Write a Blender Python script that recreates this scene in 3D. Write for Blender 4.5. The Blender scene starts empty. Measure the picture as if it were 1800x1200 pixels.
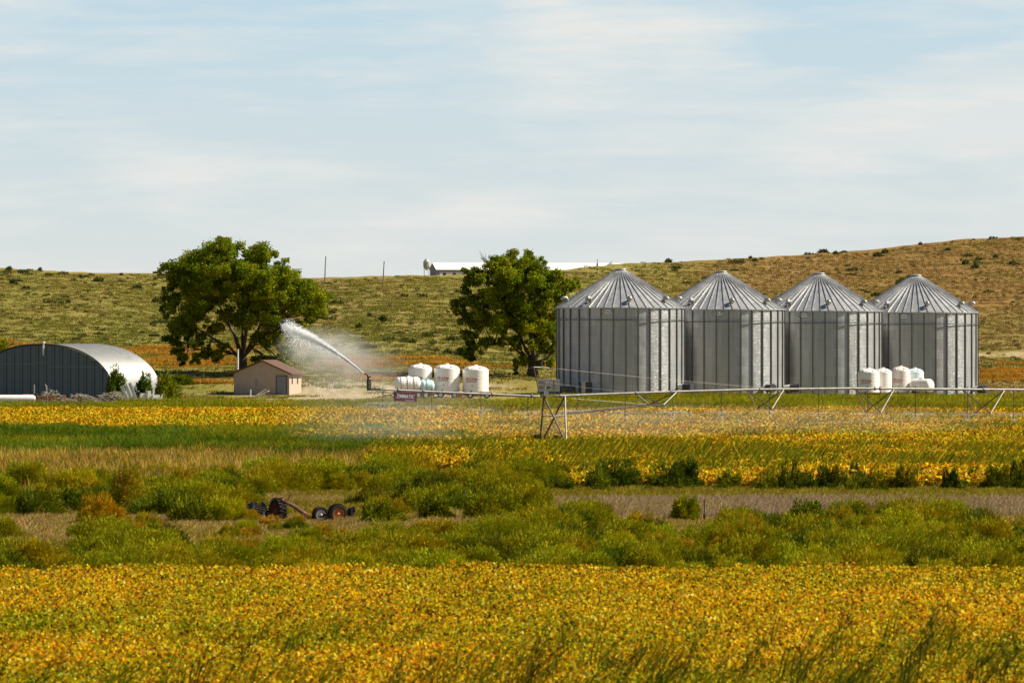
import bpy, math, random
import numpy as np
from mathutils import Vector, Matrix

random.seed(7)
rng = np.random.default_rng(11)
R = math.radians
PI = math.pi
scene = bpy.context.scene
COL = scene.collection

# ------------------------------------------------------------------ camera model
F = 13770.0          # focal length in photo pixels (1800 wide)
HY = 555.0           # horizon row
CH = 9.3             # camera height
def at(px, py, d):
    return Vector(((px - 900.0) / F * d, d, CH - (py - HY) / F * d))
def zat(py, d): return CH - (py - HY) / F * d
def xat(px, d): return (px - 900.0) / F * d
SUN_EL, SUN_BACK = 43.0, 7.0

# ------------------------------------------------------------------ terrain
CX  = [-500, 0, 100, 280, 400, 570, 660, 740, 800, 900, 1000, 1080, 1200, 1300, 1440, 1560, 1640, 1700, 1800, 2300]
CY  = [462, 472, 477, 482, 488, 489, 485, 484, 483, 480, 475, 466, 460, 454, 446, 438, 427, 421, 415, 400]
CD  = [1280, 1280, 1280, 1290, 1300, 1300, 1300, 1310, 1320, 1340, 1370, 1400, 1430, 1450, 1480, 1500, 1510, 1520, 1520, 1520]
AX, AY = [-500, 500, 900, 1091, 1300, 1610, 2300], [698, 697, 695, 691, 693, 698, 700]
BX, BY = [-500, 300, 800, 880, 935, 1000, 1091, 1300, 2300], [655, 656, 658, 659, 661, 674, 687, 690, 692]
def gz(x, d):
    x = np.asarray(x, float); d = np.asarray(d, float)
    dd = np.maximum(d, 1.0)
    px = np.clip(900 + x / dd * F, -500, 2300)
    zA = CH - (np.interp(px, AX, AY) - HY) / F * 900
    yB = np.interp(px, BX, BY); zB = CH - (yB - HY) / F * 950
    yC = np.interp(px, CX, CY); cd = np.interp(px, CX, CD)
    t = np.clip((d - 950) / (cd - 950), 0, 1)
    yh = yB + (yC - yB) * t ** 0.92
    zh = CH - (yh - HY) / F * np.clip(d, 950, None)
    t2 = np.clip((d - cd) / 1300.0, 0, 1)
    zpost = CH - (yC + 7 * np.minimum(1, t2 * 2.2) - HY) / F * np.clip(d, 1, 2700)
    z = np.where(d < 840, 0.0,
        np.where(d < 900, zA * (d - 840) / 60,
        np.where(d < 950, zA + (zB - zA) * (d - 900) / 50,
        np.where(d < cd, zh, zpost))))
    w = np.clip((d - 960) / 60, 0, 1)
    z = z + w * (0.22 * np.sin(x * 0.21 + d * 0.02) * np.sin(d * 0.03 + x * 0.09) + 0.07 * np.sin(x * 0.53 - d * 0.05) + 0.03*np.sin(x*1.3+d*0.09))
    return z
def g1(x, d): return float(gz(x, d))

# ------------------------------------------------------------------ helpers
def link(o, parent=None):
    COL.objects.link(o)
    if parent is not None: o.parent = parent
    return o
def tag(o, label=None, cat=None, group=None, kind=None):
    if label: o['label'] = label
    if cat: o['category'] = cat
    if group: o['group'] = group
    if kind: o['kind'] = kind
    return o
def empty(name, loc, rz=0.0):
    o = bpy.data.objects.new(name, None); o.location = loc; o.rotation_euler = (0, 0, rz)
    o.empty_display_size = 0.2
    return link(o)
def copy_tree(o, parent=None):
    c = o.copy(); COL.objects.link(c)
    if parent is not None: c.parent = parent
    for ch in list(o.children): copy_tree(ch, c)
    return c

class MB:
    def __init__(s): s.v = []; s.f = []; s.c = []; s.col = (1, 1, 1); s.usecol = False
    def add(s, vs, fs, col=None):
        b = len(s.v); s.v.extend([tuple(v) for v in vs]); s.f.extend([tuple(b + i for i in f) for f in fs])
        if col is not None: s.usecol = True
        s.c.extend([col or s.col] * len(vs))
    def box(s, x0, y0, z0, x1, y1, z1, col=None, M=None):
        vs = [Vector(p) for p in ((x0,y0,z0),(x1,y0,z0),(x1,y1,z0),(x0,y1,z0),(x0,y0,z1),(x1,y0,z1),(x1,y1,z1),(x0,y1,z1))]
        if M is not None: vs = [M @ v for v in vs]
        s.add(vs, [(0,3,2,1),(4,5,6,7),(0,1,5,4),(1,2,6,5),(2,3,7,6),(3,0,4,7)], col)
    def tube(s, pts, rad, n=8, col=None, cap=True):
        pts = [Vector(p) for p in pts]
        if not hasattr(rad, '__len__'): rad = [rad] * len(pts)
        vs = []; fs = []
        for i, p in enumerate(pts):
            a = pts[max(i-1, 0)]; b = pts[min(i+1, len(pts)-1)]
            t = (b - a); t = t.normalized() if t.length > 1e-9 else Vector((0,0,1))
            ref = Vector((0,0,1)) if abs(t.z) < 0.9 else Vector((0,1,0))
            u = t.cross(ref).normalized(); w = u.cross(t)
            for k in range(n):
                an = 2*PI*k/n
                vs.append(p + (u*math.cos(an) + w*math.sin(an)) * rad[i])
        for i in range(len(pts)-1):
            for k in range(n):
                fs.append((i*n+k, i*n+(k+1) % n, (i+1)*n+(k+1) % n, (i+1)*n+k))
        if cap:
            fs.append(tuple(range(n))[::-1]); fs.append(tuple(range((len(pts)-1)*n, len(pts)*n)))
        s.add(vs, fs, col)
    def lathe(s, prof, n=48, M=None, col=None, close=False):
        vs = []; fs = []
        for (r, z) in prof:
            for k in range(n):
                a = 2*PI*k/n; v = Vector((r*math.sin(a), -r*math.cos(a), z))
                vs.append(M @ v if M is not None else v)
        m = len(prof)
        for i in range(m-1):
            for k in range(n):
                fs.append((i*n+k, i*n+(k+1) % n, (i+1)*n+(k+1) % n, (i+1)*n+k))
        if close:
            fs.append(tuple(range(n))[::-1]); fs.append(tuple(range((m-1)*n, m*n)))
        s.add(vs, fs, col)
    def mesh(s, name, mat=None, smooth=False):
        me = bpy.data.meshes.new(name); me.from_pydata(s.v, [], s.f)
        if s.usecol:
            at_ = me.attributes.new('col', 'FLOAT_COLOR', 'POINT')
            arr = np.ones((len(s.v), 4)); arr[:, :3] = np.array(s.c)[:, :3]
            at_.data.foreach_set('color', arr.ravel())
        if mat: me.materials.append(mat)
        if smooth:
            me.polygons.foreach_set('use_smooth', [True]*len(me.polygons))
        me.update(); return me
    def build(s, name, mat, parent=None, smooth=False, loc=None, rz=0.0):
        o = bpy.data.objects.new(name, s.mesh(name, mat, smooth))
        if loc is not None: o.location = loc
        o.rotation_euler = (0, 0, rz)
        return link(o, parent)
def smooth_by_angle(o, ang=35):
    me = o.data
    me.polygons.foreach_set('use_smooth', [True]*len(me.polygons))
    try: me.set_sharp_from_angle(angle=R(ang))
    except Exception: pass

def np_mesh(name, V, FQ, C, mat, nper=4):
    """V (N,3) floats, FQ (M,nper) ints, C (N,3) colours"""
    me = bpy.data.meshes.new(name)
    me.vertices.add(len(V)); me.vertices.foreach_set('co', np.asarray(V, np.float32).ravel())
    M = len(FQ)
    me.loops.add(M*nper); me.polygons.add(M)
    me.loops.foreach_set('vertex_index', np.asarray(FQ, np.int32).ravel())
    me.polygons.foreach_set('loop_start', np.arange(0, M*nper, nper, dtype=np.int32))
    me.update(calc_edges=True)
    if C is not None:
        a = me.attributes.new('col', 'FLOAT_COLOR', 'POINT')
        arr = np.ones((len(V), 4), np.float32); arr[:, :3] = C
        a.data.foreach_set('color', arr.ravel())
    me.materials.append(mat)
    return me

# ------------------------------------------------------------------ materials
def nm(name):
    m = bpy.data.materials.new(name); m.use_nodes = True
    nt = m.node_tree; b = nt.nodes['Principled BSDF']
    return m, nt, b
def N(nt, t, **kw):
    n = nt.nodes.new(t)
    for k, v in kw.items(): setattr(n, k, v)
    return n
def noise(nt, vec, scale, detail=3, rough=0.55):
    n = N(nt, 'ShaderNodeTexNoise'); n.inputs['Scale'].default_value = scale
    n.inputs['Detail'].default_value = detail; n.inputs['Roughness'].default_value = rough
    if vec is not None: nt.links.new(vec, n.inputs['Vector'])
    return n.outputs['Fac']
def ramp(nt, fac, stops):
    n = N(nt, 'ShaderNodeValToRGB'); e = n.color_ramp.elements
    while len(e) < len(stops): e.new(0.5)
    for i, (p, c) in enumerate(stops):
        e[i].position = p; e[i].color = (c[0], c[1], c[2], 1) if hasattr(c, '__len__') else (c, c, c, 1)
    nt.links.new(fac, n.inputs['Fac']); return n.outputs['Color']
def mixc(nt, fac, a, b, mode='MIX'):
    n = N(nt, 'ShaderNodeMix', data_type='RGBA', blend_type=mode)
    for sock, v in ((n.inputs[0], fac), (n.inputs[6], a), (n.inputs[7], b)):
        if isinstance(v, bpy.types.NodeSocket): nt.links.new(v, sock)
        elif hasattr(v, '__len__'): sock.default_value = (v[0], v[1], v[2], 1)
        else: sock.default_value = v
    return n.outputs[2]
def mth(nt, op, a, b=0.0, clamp=False):
    n = N(nt, 'ShaderNodeMath', operation=op); n.use_clamp = clamp
    for sock, v in ((n.inputs[0], a), (n.inputs[1], b)):
        if isinstance(v, bpy.types.NodeSocket): nt.links.new(v, sock)
        else: sock.default_value = v
    return n.outputs[0]
def pos_map(nt, scale=(1, 1, 1), obj=False):
    if obj: o = N(nt, 'ShaderNodeTexCoord').outputs['Object']
    else: o = N(nt, 'ShaderNodeNewGeometry').outputs['Position']
    mp = N(nt, 'ShaderNodeMapping'); mp.inputs['Scale'].default_value = scale
    nt.links.new(o, mp.inputs['Vector']); return mp.outputs['Vector']
def simple(name, col, rough=0.6, metal=0.0, var=0.15, scale=3.0, obj=True, bump=0.0, spec=0.5):
    m, nt, b = nm(name)
    v = pos_map(nt, obj=obj); n = noise(nt, v, scale, 4)
    c = ramp(nt, n, [(0.3, [x*(1-var) for x in col]), (0.7, [min(1, x*(1+var)) for x in col])])
    nt.links.new(c, b.inputs['Base Color'])
    b.inputs['Roughness'].default_value = rough; b.inputs['Metallic'].default_value = metal
    b.inputs['Specular IOR Level'].default_value = spec
    if bump:
        bp = N(nt, 'ShaderNodeBump'); bp.inputs['Strength'].default_value = bump; bp.inputs['Distance'].default_value = 0.03
        nt.links.new(noise(nt, v, scale*6, 3), bp.inputs['Height']); nt.links.new(bp.outputs[0], b.inputs['Normal'])
    return m
def foliage(name, shift=(0.25, 0.35, 0.03), amount=0.5, scale=0.05, trans=0.35, gain=1.0, stretch=(1, 0.35, 1), lo=0.45, hi=0.7, orange=False):
    """leaf material: colour from the leaf's own attribute, drifting by place towards shift (a riper or greener stand)"""
    m, nt, b = nm(name)
    a = N(nt, 'ShaderNodeAttribute', attribute_name='col')
    v = pos_map(nt, stretch)
    n = noise(nt, v, scale, 4, 0.6)
    f = ramp(nt, n, [(lo, 0.0), (hi, amount)])
    mul = mixc(nt, 1.0, a.outputs['Color'], shift, 'MULTIPLY')
    c = mixc(nt, f, a.outputs['Color'], mul)
    if orange:
        n2 = noise(nt, pos_map(nt, (1, .4, 1)), scale*2.3, 3, .6); c = mixc(nt, ramp(nt, n2, [(.55, 0.0), (.75, .6)]), c, mixc(nt, 1.0, c, (0.95, 0.62, 0.7), 'MULTIPLY'))
    if gain != 1.0: c = mixc(nt, 1.0, c, (gain, gain, gain), 'MULTIPLY')
    nt.links.new(c, b.inputs['Base Color']); b.inputs['Roughness'].default_value = 0.7
    b.inputs['Specular IOR Level'].default_value = 0.06
    tr = N(nt, 'ShaderNodeBsdfTranslucent'); nt.links.new(c, tr.inputs['Color'])
    mx = N(nt, 'ShaderNodeMixShader'); mx.inputs[0].default_value = trans
    nt.links.new(b.outputs[0], mx.inputs[1]); nt.links.new(tr.outputs[0], mx.inputs[2])
    nt.links.new(mx.outputs[0], nt.nodes['Material Output'].inputs['Surface'])
    return m

# ground sheet: colours by place (field soil, sandy yard, prairie hill)
def ground_mat():
    m, nt, b = nm('prairie_ground')
    g = N(nt, 'ShaderNodeNewGeometry').outputs['Position']
    sp = N(nt, 'ShaderNodeSeparateXYZ'); nt.links.new(g, sp.inputs[0]); X, Y, Z = sp.outputs
    v1 = pos_map(nt, (1, 0.11, 1))
    big = noise(nt, v1, 0.035, 4, 0.6); mid = noise(nt, v1, 0.22, 4, 0.65); fine = noise(nt, pos_map(nt, (1, 0.2, 1)), 1.6, 4, 0.7)
    hill = ramp(nt, big, [(0.34, (0.26, 0.18, 0.06)), (0.47, (0.24, 0.185, 0.045)), (0.56, (0.18, 0.17, 0.03)), (0.68, (0.27, 0.215, 0.065))])
    hill = mixc(nt, ramp(nt, mid, [(0.42, 0.0), (0.62, 0.75)]), hill, (0.16, 0.135, 0.02))
    hill = mixc(nt, ramp(nt, fine, [(0.3, 0.85), (0.5, 0.0)]), hill, (0.12, 0.08, 0.02))
    hill = mixc(nt, ramp(nt, fine, [(0.58, 0.0), (0.72, 0.5)]), hill, (0.34, 0.25, 0.10))
    # the right shoulder of the hill is browner
    rr = mth(nt, 'MULTIPLY_ADD', X, 0.02); rr.node.inputs[2].default_value = -0.35
    rr = mth(nt, 'MULTIPLY', rr, 1.0, True)
    up = mth(nt, 'MULTIPLY_ADD', Y, 0.006); up.node.inputs[2].default_value = -6.6
    up = mth(nt, 'MULTIPLY', up, 1.0, True)
    hill = mixc(nt, mth(nt, 'MULTIPLY', mth(nt, 'MULTIPLY', rr, up), 0.6), hill, (0.24, 0.115, 0.035))
    # sandy yard
    n2 = noise(nt, v1, 0.16, 4, 0.6)
    sand = ramp(nt, fine, [(0.3, (0.24, 0.18, 0.09)), (0.7, (0.46, 0.38, 0.25))])
    sand = mixc(nt, ramp(nt, n2, [(0.46, 0.0), (0.58, 0.9)]), sand, (0.26, 0.21, 0.06))
    # box mask d 850..930 , x -32..5
    def band(S, c, w, soft):
        q = mth(nt, 'ABSOLUTE', mth(nt, 'SUBTRACT', S, c)); q = mth(nt, 'SUBTRACT', w, q)
        q = mth(nt, 'ADD', q, mth(nt, 'MULTIPLY', mth(nt, 'SUBTRACT', mid, 0.5), soft*6))
        return mth(nt, 'DIVIDE', q, soft, True)
    mk = mth(nt, 'MULTIPLY', band(Y, 856, 74, 6), band(X, -16, 17, 2))
    c = mixc(nt, mk, hill, sand)
    # blowout of bare sand on the right
    mk2 = mth(nt, 'MULTIPLY', band(Y, 1075, 13, 8), band(X, 66.5, 4, 3))
    c = mixc(nt, mth(nt, 'MULTIPLY', mk2, ramp(nt, fine, [(.4, .3), (.6, .9)])), c, (0.46, 0.34, 0.2))
    # field soil below the crop
    fl = mth(nt, 'LESS_THAN', Y, 765.0)
    soil = ramp(nt, mid, [(0.3, (0.10, 0.07, 0.02)), (0.7, (0.16, 0.13, 0.03))])
    c = mixc(nt, fl, c, soil)
    nt.links.new(c, b.inputs['Base Color']); b.inputs['Roughness'].default_value = 0.95
    b.inputs['Specular IOR Level'].default_value = 0.1
    bp = N(nt, 'ShaderNodeBump'); bp.inputs['Strength'].default_value = 0.7; bp.inputs['Distance'].default_value = 0.25
    nt.links.new(fine, bp.inputs['Height']); nt.links.new(bp.outputs[0], b.inputs['Normal'])
    return m

def steel_mat(name, base=(0.455, 0.46, 0.465), corr=True, rough=0.36, metal=0.42, wave=0.105, attr=True, seams=True):
    m, nt, b = nm(name)
    v = pos_map(nt, (1, 1, 1), obj=True)
    n = noise(nt, pos_map(nt, (1.2, 1.2, 0.25), obj=True), 1.0, 4, 0.6)
    c = ramp(nt, n, [(0.25, [x*0.82 for x in base]), (0.75, [x*1.12 for x in base])])
    if attr:
        a = N(nt, 'ShaderNodeAttribute', attribute_name='col'); c = mixc(nt, 1.0, c, a.outputs['Color'], 'MULTIPLY')
    # streaks of grime down the sheet
    st = noise(nt, pos_map(nt, (5, 5, 0.12), obj=True), 1.0, 3, 0.6)
    c = mixc(nt, ramp(nt, st, [(0.48, 0.0), (0.75, 0.38)]), c, (0.16, 0.15, 0.13))
    if seams:
        sp = N(nt, 'ShaderNodeSeparateXYZ'); nt.links.new(v, sp.inputs[0])
        fr = mth(nt, 'FRACT', mth(nt, 'DIVIDE', sp.outputs[2], 9.85/9)); ln = mth(nt, 'LESS_THAN', fr, 0.035)
        c = mixc(nt, mth(nt, 'MULTIPLY', ln, 0.25), c, (0.12, 0.12, 0.12))
    nt.links.new(c, b.inputs['Base Color'])
    b.inputs['Metallic'].default_value = metal
    rr = ramp(nt, n, [(0.3, rough-0.06), (0.7, rough+0.1)]); nt.links.new(rr, b.inputs['Roughness'])
    if corr:
        bp2 = N(nt, 'ShaderNodeBump'); bp2.inputs['Strength'].default_value = 0.6; bp2.inputs['Distance'].default_value = 0.05
        nt.links.new(noise(nt, pos_map(nt, (1.6, 1.6, 6.5), obj=True), 1.0, 3, .65), bp2.inputs['Height'])
        nt.links.new(bp2.outputs[0], b.inputs['Normal'])
    return m

M = {}
M['ground'] = ground_mat()
M['steel'] = steel_mat('corrugated_galvanised_steel')
M['roof_steel'] = steel_mat('galvanised_roof_sheet', base=(0.42, 0.42, 0.42), corr=False, rough=0.4, metal=0.45, attr=True, seams=False)
M['rib'] = simple('dark_steel_post', (0.17, 0.165, 0.16), 0.5, 0.8)  # galvanised posts and wind ring, base colour darker than the wall sheets
M['galv'] = simple('galvanised_pipe', (0.37, 0.36, 0.335), 0.45, 0.55, 0.2)
M['strut'] = simple('pale_strut_steel', (0.30, 0.28, 0.25), 0.6, 0.3, 0.25)
M['tower'] = simple('dark_brown_steel', (0.13, 0.10, 0.085), 0.6, 0.3, 0.3)
M['galv_dull'] = simple('dull_galvanised', (0.27, 0.26, 0.24), 0.55, 0.5, 0.25)
M['dark'] = simple('dusty_dark_rubber', (0.035, 0.028, 0.022), 0.9, spec=0.1)
M['darkmetal'] = simple('dark_painted_metal', (0.035, 0.035, 0.045), 0.5)
M['white'] = simple('white_poly_tank', (0.84, 0.80, 0.74), 0.42, 0, 0.04)
M['pinkish'] = simple('aged_white_poly_tank', (0.80, 0.72, 0.66), 0.45, 0, 0.04)
M['paleblue'] = simple('pale_blue_poly', (0.62, 0.74, 0.74), 0.45, 0, 0.05)
M['teal'] = simple('pale_teal_poly', (0.50, 0.72, 0.70), 0.45, 0, 0.06)
M['red'] = simple('red_lettering', (0.55, 0.035, 0.03), 0.5, 0, 0.05)
M['green'] = simple('dark_green_stripe', (0.05, 0.12, 0.07), 0.5, 0, 0.05)
M['black'] = simple('black_paint', (0.015, 0.015, 0.015), 0.5)
M['offwhite'] = simple('off_white_paint', (0.72, 0.70, 0.66), 0.55)
M['maroon'] = simple('maroon_sign_board', (0.11, 0.008, 0.03), 0.45)
M['signtext'] = simple('pale_sign_lettering', (0.62, 0.58, 0.62), 0.5)
M['stucco'] = simple('pink_tan_stucco', (0.45, 0.345, 0.27), 0.9, 0, 0.06, 2, bump=0.3)
M['roofbrown'] = simple('brown_shingle_roof', (0.10, 0.052, 0.034), 0.85, 0, 0.25, 5)
M['doorgrey'] = simple('grey_blue_door', (0.20, 0.20, 0.22), 0.6)
M['doorframe'] = simple('dark_door_frame', (0.06, 0.07, 0.08), 0.6)
M['timber'] = simple('pale_timber', (0.80, 0.70, 0.56), 0.8, 0, 0.2)
M['greywood'] = simple('grey_weathered_wood', (0.20, 0.155, 0.12), 0.9, 0, 0.3)
M['rust'] = simple('rusty_steel', (0.36, 0.14, 0.06), 0.8, 0.1, 0.35, 6)
M['oldrust'] = simple('dark_rusted_frame_steel', (0.17, 0.085, 0.05), 0.85, 0.1, 0.4, 6)
M['orange'] = simple('faded_orange_rim', (0.55, 0.24, 0.09), 0.6, 0, 0.25, 6)
M['bark'] = simple('grey_brown_bark', (0.075, 0.052, 0.035), 0.95, 0, 0.35, 3, bump=0.6)
M['glass'] = simple('dark_window_glass', (0.03, 0.03, 0.035), 0.15)
M['barnwhite'] = simple('white_metal_roofing', (0.80, 0.77, 0.72), 0.5, 0, 0.04, 0.3)
M['barnwall'] = simple('weathered_grey_barn_wall', (0.33, 0.28, 0.28), 0.8, 0, 0.1)
M['twig'] = simple('dead_grey_twigs', (0.30, 0.26, 0.20), 0.9, 0, 0.3)
M['bluesteel'] = steel_mat('ribbed_blue_grey_steel', base=(0.10, 0.13, 0.155), corr=False, rough=0.42, metal=0.5, seams=False, attr=False)
M['arcsteel'] = steel_mat('curved_galvanised_sheet', base=(0.235, 0.24, 0.235), corr=False, rough=0.5, metal=0.3, seams=False, attr=False)
M['redpaint'] = simple('red_paint', (0.5, 0.03, 0.02), 0.5)
M['postwood'] = simple('dark_fence_post', (0.05, 0.04, 0.03), 0.9)
M['f_soy'] = foliage('ripening_soy_leaf', shift=(0.45, 0.78, 0.5), amount=0.8, scale=0.13, trans=0.4, orange=True, lo=0.42, hi=0.68)
M['f_soyfar'] = foliage('ripening_soy_leaf_far_field', shift=(0.55, 0.85, 0.6), amount=0.75, scale=0.07, trans=0.35, stretch=(1, 0.22, 1))
M['f_weed'] = foliage('tall_weed_blade', shift=(1.6, 1.1, 0.8), amount=0.7, scale=0.08, trans=0.4)
M['f_green'] = foliage('lush_green_blade', shift=(2.9, 1.7, 0.8), amount=0.75, scale=0.07, trans=0.3, stretch=(1, 0.3, 1), lo=0.48, hi=0.66)
M['f_tan'] = foliage('dry_tan_blade', shift=(0.55, 0.75, 0.4), amount=0.6, scale=0.15, trans=0.3)
M['f_dry'] = foliage('dry_grass_blade', shift=(0.9, 0.95, 0.3), amount=0.7, scale=0.12, trans=0.3)
M['f_bush'] = foliage('feathery_weed_foliage', shift=(1.5, 0.95, 0.6), amount=0.8, scale=0.2, trans=0.15, stretch=(1, 0.5, 1))
M['f_tree'] = foliage('cottonwood_leaf', shift=(1.6, 1.25, 0.8), amount=0.6, scale=0.25, trans=0.35, stretch=(1, 1, 1))
M['f_sage'] = foliage('sagebrush_leaf', shift=(1.4, 1.2, 0.9), amount=0.6, scale=0.05, trans=0.2)
M['f_hill'] = foliage('prairie_grass_blade', shift=(0.66, 0.84, 0.5), amount=0.85, scale=0.05, trans=0.3, stretch=(1, 0.12, 1), lo=0.45, hi=0.62)

# ------------------------------------------------------------------ plant patches
def pick(pal, n, jit=0.18):
    pal = np.array([p[:3] for p in pal]); w = None
    idx = rng.integers(0, len(pal), n)
    c = pal[idx] * (1 + jit * rng.standard_normal((n, 1)))
    return np.clip(c, 0.003, 0.95)
def leaves(P, size, pal, upbias=0.6, aspect=0.8, jit=0.2):
    n = len(P)
    nr = rng.standard_normal((n, 3)); nr[:, 2] = np.abs(nr[:, 2]) + upbias; nr /= np.linalg.norm(nr, axis=1)[:, None]
    r = rng.standard_normal((n, 3)); u = np.cross(nr, r); u /= np.linalg.norm(u, axis=1)[:, None]
    w = np.cross(nr, u)
    s = size * rng.uniform(0.45, 1.5, n)[:, None]
    V = np.stack([P - u*s, P - w*s*aspect + u*s*0.15, P + u*s, P + w*s*aspect + u*s*0.15], 1).reshape(-1, 3)
    C = np.repeat(pick(pal, n, jit), 4, 0)
    FQ = np.arange(n*4).reshape(n, 4)
    return V, FQ, C
def blades(B, h, w, lean, pal, spread=0.25, jit=0.2, leanvar=1.0, tipcol=None):
    """bent blades from base points B; h heights; lean (dx,dy) at the tip per unit height"""
    n = len(B); h = np.asarray(h).reshape(n, 1) * np.ones((n, 1))
    L = np.zeros((n, 3)); L[:, 0] = lean[0]; L[:, 1] = lean[1]
    L[:, :2] *= rng.uniform(1-leanvar*0.6, 1+leanvar*0.6, (n, 1))
    L[:, :2] += rng.standard_normal((n, 2)) * spread
    up = np.array([0, 0, 1.0])
    a = rng.uniform(0, 2*PI, n); side = np.stack([np.cos(a)*1.0, np.sin(a)*0.5, np.zeros(n)], 1) * w
    m = B + (L*0.35 + up) * h * 0.55; t = B + (L + up*0.95) * h
    V = np.stack([B - side*0.5, B + side*0.5, m + side*0.42, m - side*0.42, t + side*0.06, t - side*0.06], 1).reshape(-1, 3)
    i = np.arange(n)[:, None] * 6
    FQ = np.concatenate([i + np.array([0, 1, 2, 3]), i + np.array([3, 2, 4, 5])], 0)
    C = np.repeat(pick(pal, n, jit), 6, 0)
    return V, FQ, C
def cat(*parts):
    V, Fq, C, off = [], [], [], 0
    for v, f, c in parts:
        V.append(v); Fq.append(f + off); C.append(c); off += len(v)
    return np.concatenate(V), np.concatenate(Fq), np.concatenate(C)
def rnd_xy(n, s): return np.stack([rng.uniform(-s/2, s/2, n), rng.uniform(-s/2, s/2, n)], 1)
def P3(xy, z): return np.concatenate([xy, np.asarray(z).reshape(-1, 1) * np.ones((len(xy), 1))], 1)

YEL = [(0.84,0.45,0.004),(0.88,0.54,0.006),(0.84,0.36,0.004),(0.80,0.48,0.005),(0.70,0.45,0.006),(0.72,0.23,0.004),(0.50,0.38,0.006),(0.28,0.28,0.006),(0.88,0.70,0.09),(0.34,0.12,0.005),(0.42,0.12,0.005),(0.62,0.26,0.005),(0.14,0.06,0.005),(0.52,0.40,0.008),(0.74,0.50,0.006)]
def soy_patch(size, dens, leaf, seed_h=0.8, extra_green=0):
    n = int(size*size*dens)
    # plants in rows give a lumpy canopy
    xy = rnd_xy(n, size)
    k = int(size*size*5); cc = rnd_xy(k, size)
    j = rng.integers(0, k, n//2); xy[:n//2] = cc[j] + rng.standard_normal((n//2, 2))*0.16
    z = rng.uniform(0.45, 0.82, n); ph_ = rng.uniform(0.50, 1.02, k); z[:n//2] = ph_[j] - 0.25*rng.random(n//2)**2
    pal = YEL + [(0.15,0.20,0.008)]*extra_green
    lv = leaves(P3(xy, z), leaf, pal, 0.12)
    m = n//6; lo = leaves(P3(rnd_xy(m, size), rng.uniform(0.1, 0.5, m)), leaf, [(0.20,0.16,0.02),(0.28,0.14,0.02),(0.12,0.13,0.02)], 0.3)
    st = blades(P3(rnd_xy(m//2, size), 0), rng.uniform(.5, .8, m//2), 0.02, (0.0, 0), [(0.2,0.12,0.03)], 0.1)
    return cat(lv, lo, st)
def src(name, data, mat):
    me = np_mesh(name, *data, mat)
    return bpy.data.objects.new(name, me)      # kept out of the scene: only a source for the scattered stuff

def scatter(name, pts, sources, label, cat_):
    """pts: list of (x,y,z,rot,scale,idx)"""
    pts = np.array(pts, float); n = len(pts)
    me = bpy.data.meshes.new(name); me.vertices.add(n); me.vertices.foreach_set('co', pts[:, :3].astype(np.float32).ravel())
    a = me.attributes.new('rotv', 'FLOAT_VECTOR', 'POINT'); rv = np.zeros((n, 3), np.float32); rv[:, 2] = pts[:, 3]
    if pts.shape[1] > 6: rv[:, :2] = pts[:, 6:8]
    a.data.foreach_set('vector', rv.ravel())
    a = me.attributes.new('scl', 'FLOAT_VECTOR', 'POINT'); sv = np.repeat(pts[:, 4:5], 3, 1).astype(np.float32); a.data.foreach_set('vector', sv.ravel())
    a = me.attributes.new('pidx', 'INT', 'POINT'); a.data.foreach_set('value', pts[:, 5].astype(np.int32))
    me.update()
    o = bpy.data.objects.new(name, me); link(o); tag(o, label, cat_, kind='stuff')
    ng = bpy.data.node_groups.new(name + '_scatter', 'GeometryNodeTree')
    ng.interface.new_socket('Geometry', in_out='INPUT', socket_type='NodeSocketGeometry')
    ng.interface.new_socket('Geometry', in_out='OUTPUT', socket_type='NodeSocketGeometry')
    L = ng.links; nn = ng.nodes
    gi = nn.new('NodeGroupInput'); go = nn.new('NodeGroupOutput')
    g2i = nn.new('GeometryNodeGeometryToInstance')
    for s in reversed(sources):        # a multi input socket lists its newest link first
        oi = nn.new('GeometryNodeObjectInfo'); oi.inputs['Object'].default_value = s
        oi.transform_space = 'ORIGINAL'; L.new(oi.outputs['Geometry'], g2i.inputs[0])
    iop = nn.new('GeometryNodeInstanceOnPoints')
    L.new(gi.outputs[0], iop.inputs['Points']); L.new(g2i.outputs[0], iop.inputs['Instance'])
    iop.inputs['Pick Instance'].default_value = True
    def na(nmz, typ):
        q = nn.new('GeometryNodeInputNamedAttribute'); q.data_type = typ; q.inputs['Name'].default_value = nmz
        return [s_ for s_ in q.outputs if s_.enabled and s_.name == 'Attribute'][0]
    L.new(na('pidx', 'INT'), iop.inputs['Instance Index'])
    L.new(na('rotv', 'FLOAT_VECTOR'), iop.inputs['Rotation'])
    L.new(na('scl', 'FLOAT_VECTOR'), iop.inputs['Scale'])
    L.new(iop.outputs[0], go.inputs[0])
    md = o.modifiers.new('scatter', 'NODES'); md.node_group = ng
    for s in sources:
        for mt in s.data.materials:
            if mt.name not in [q.name for q in me.materials if q]: me.materials.append(mt)
    return o
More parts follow.
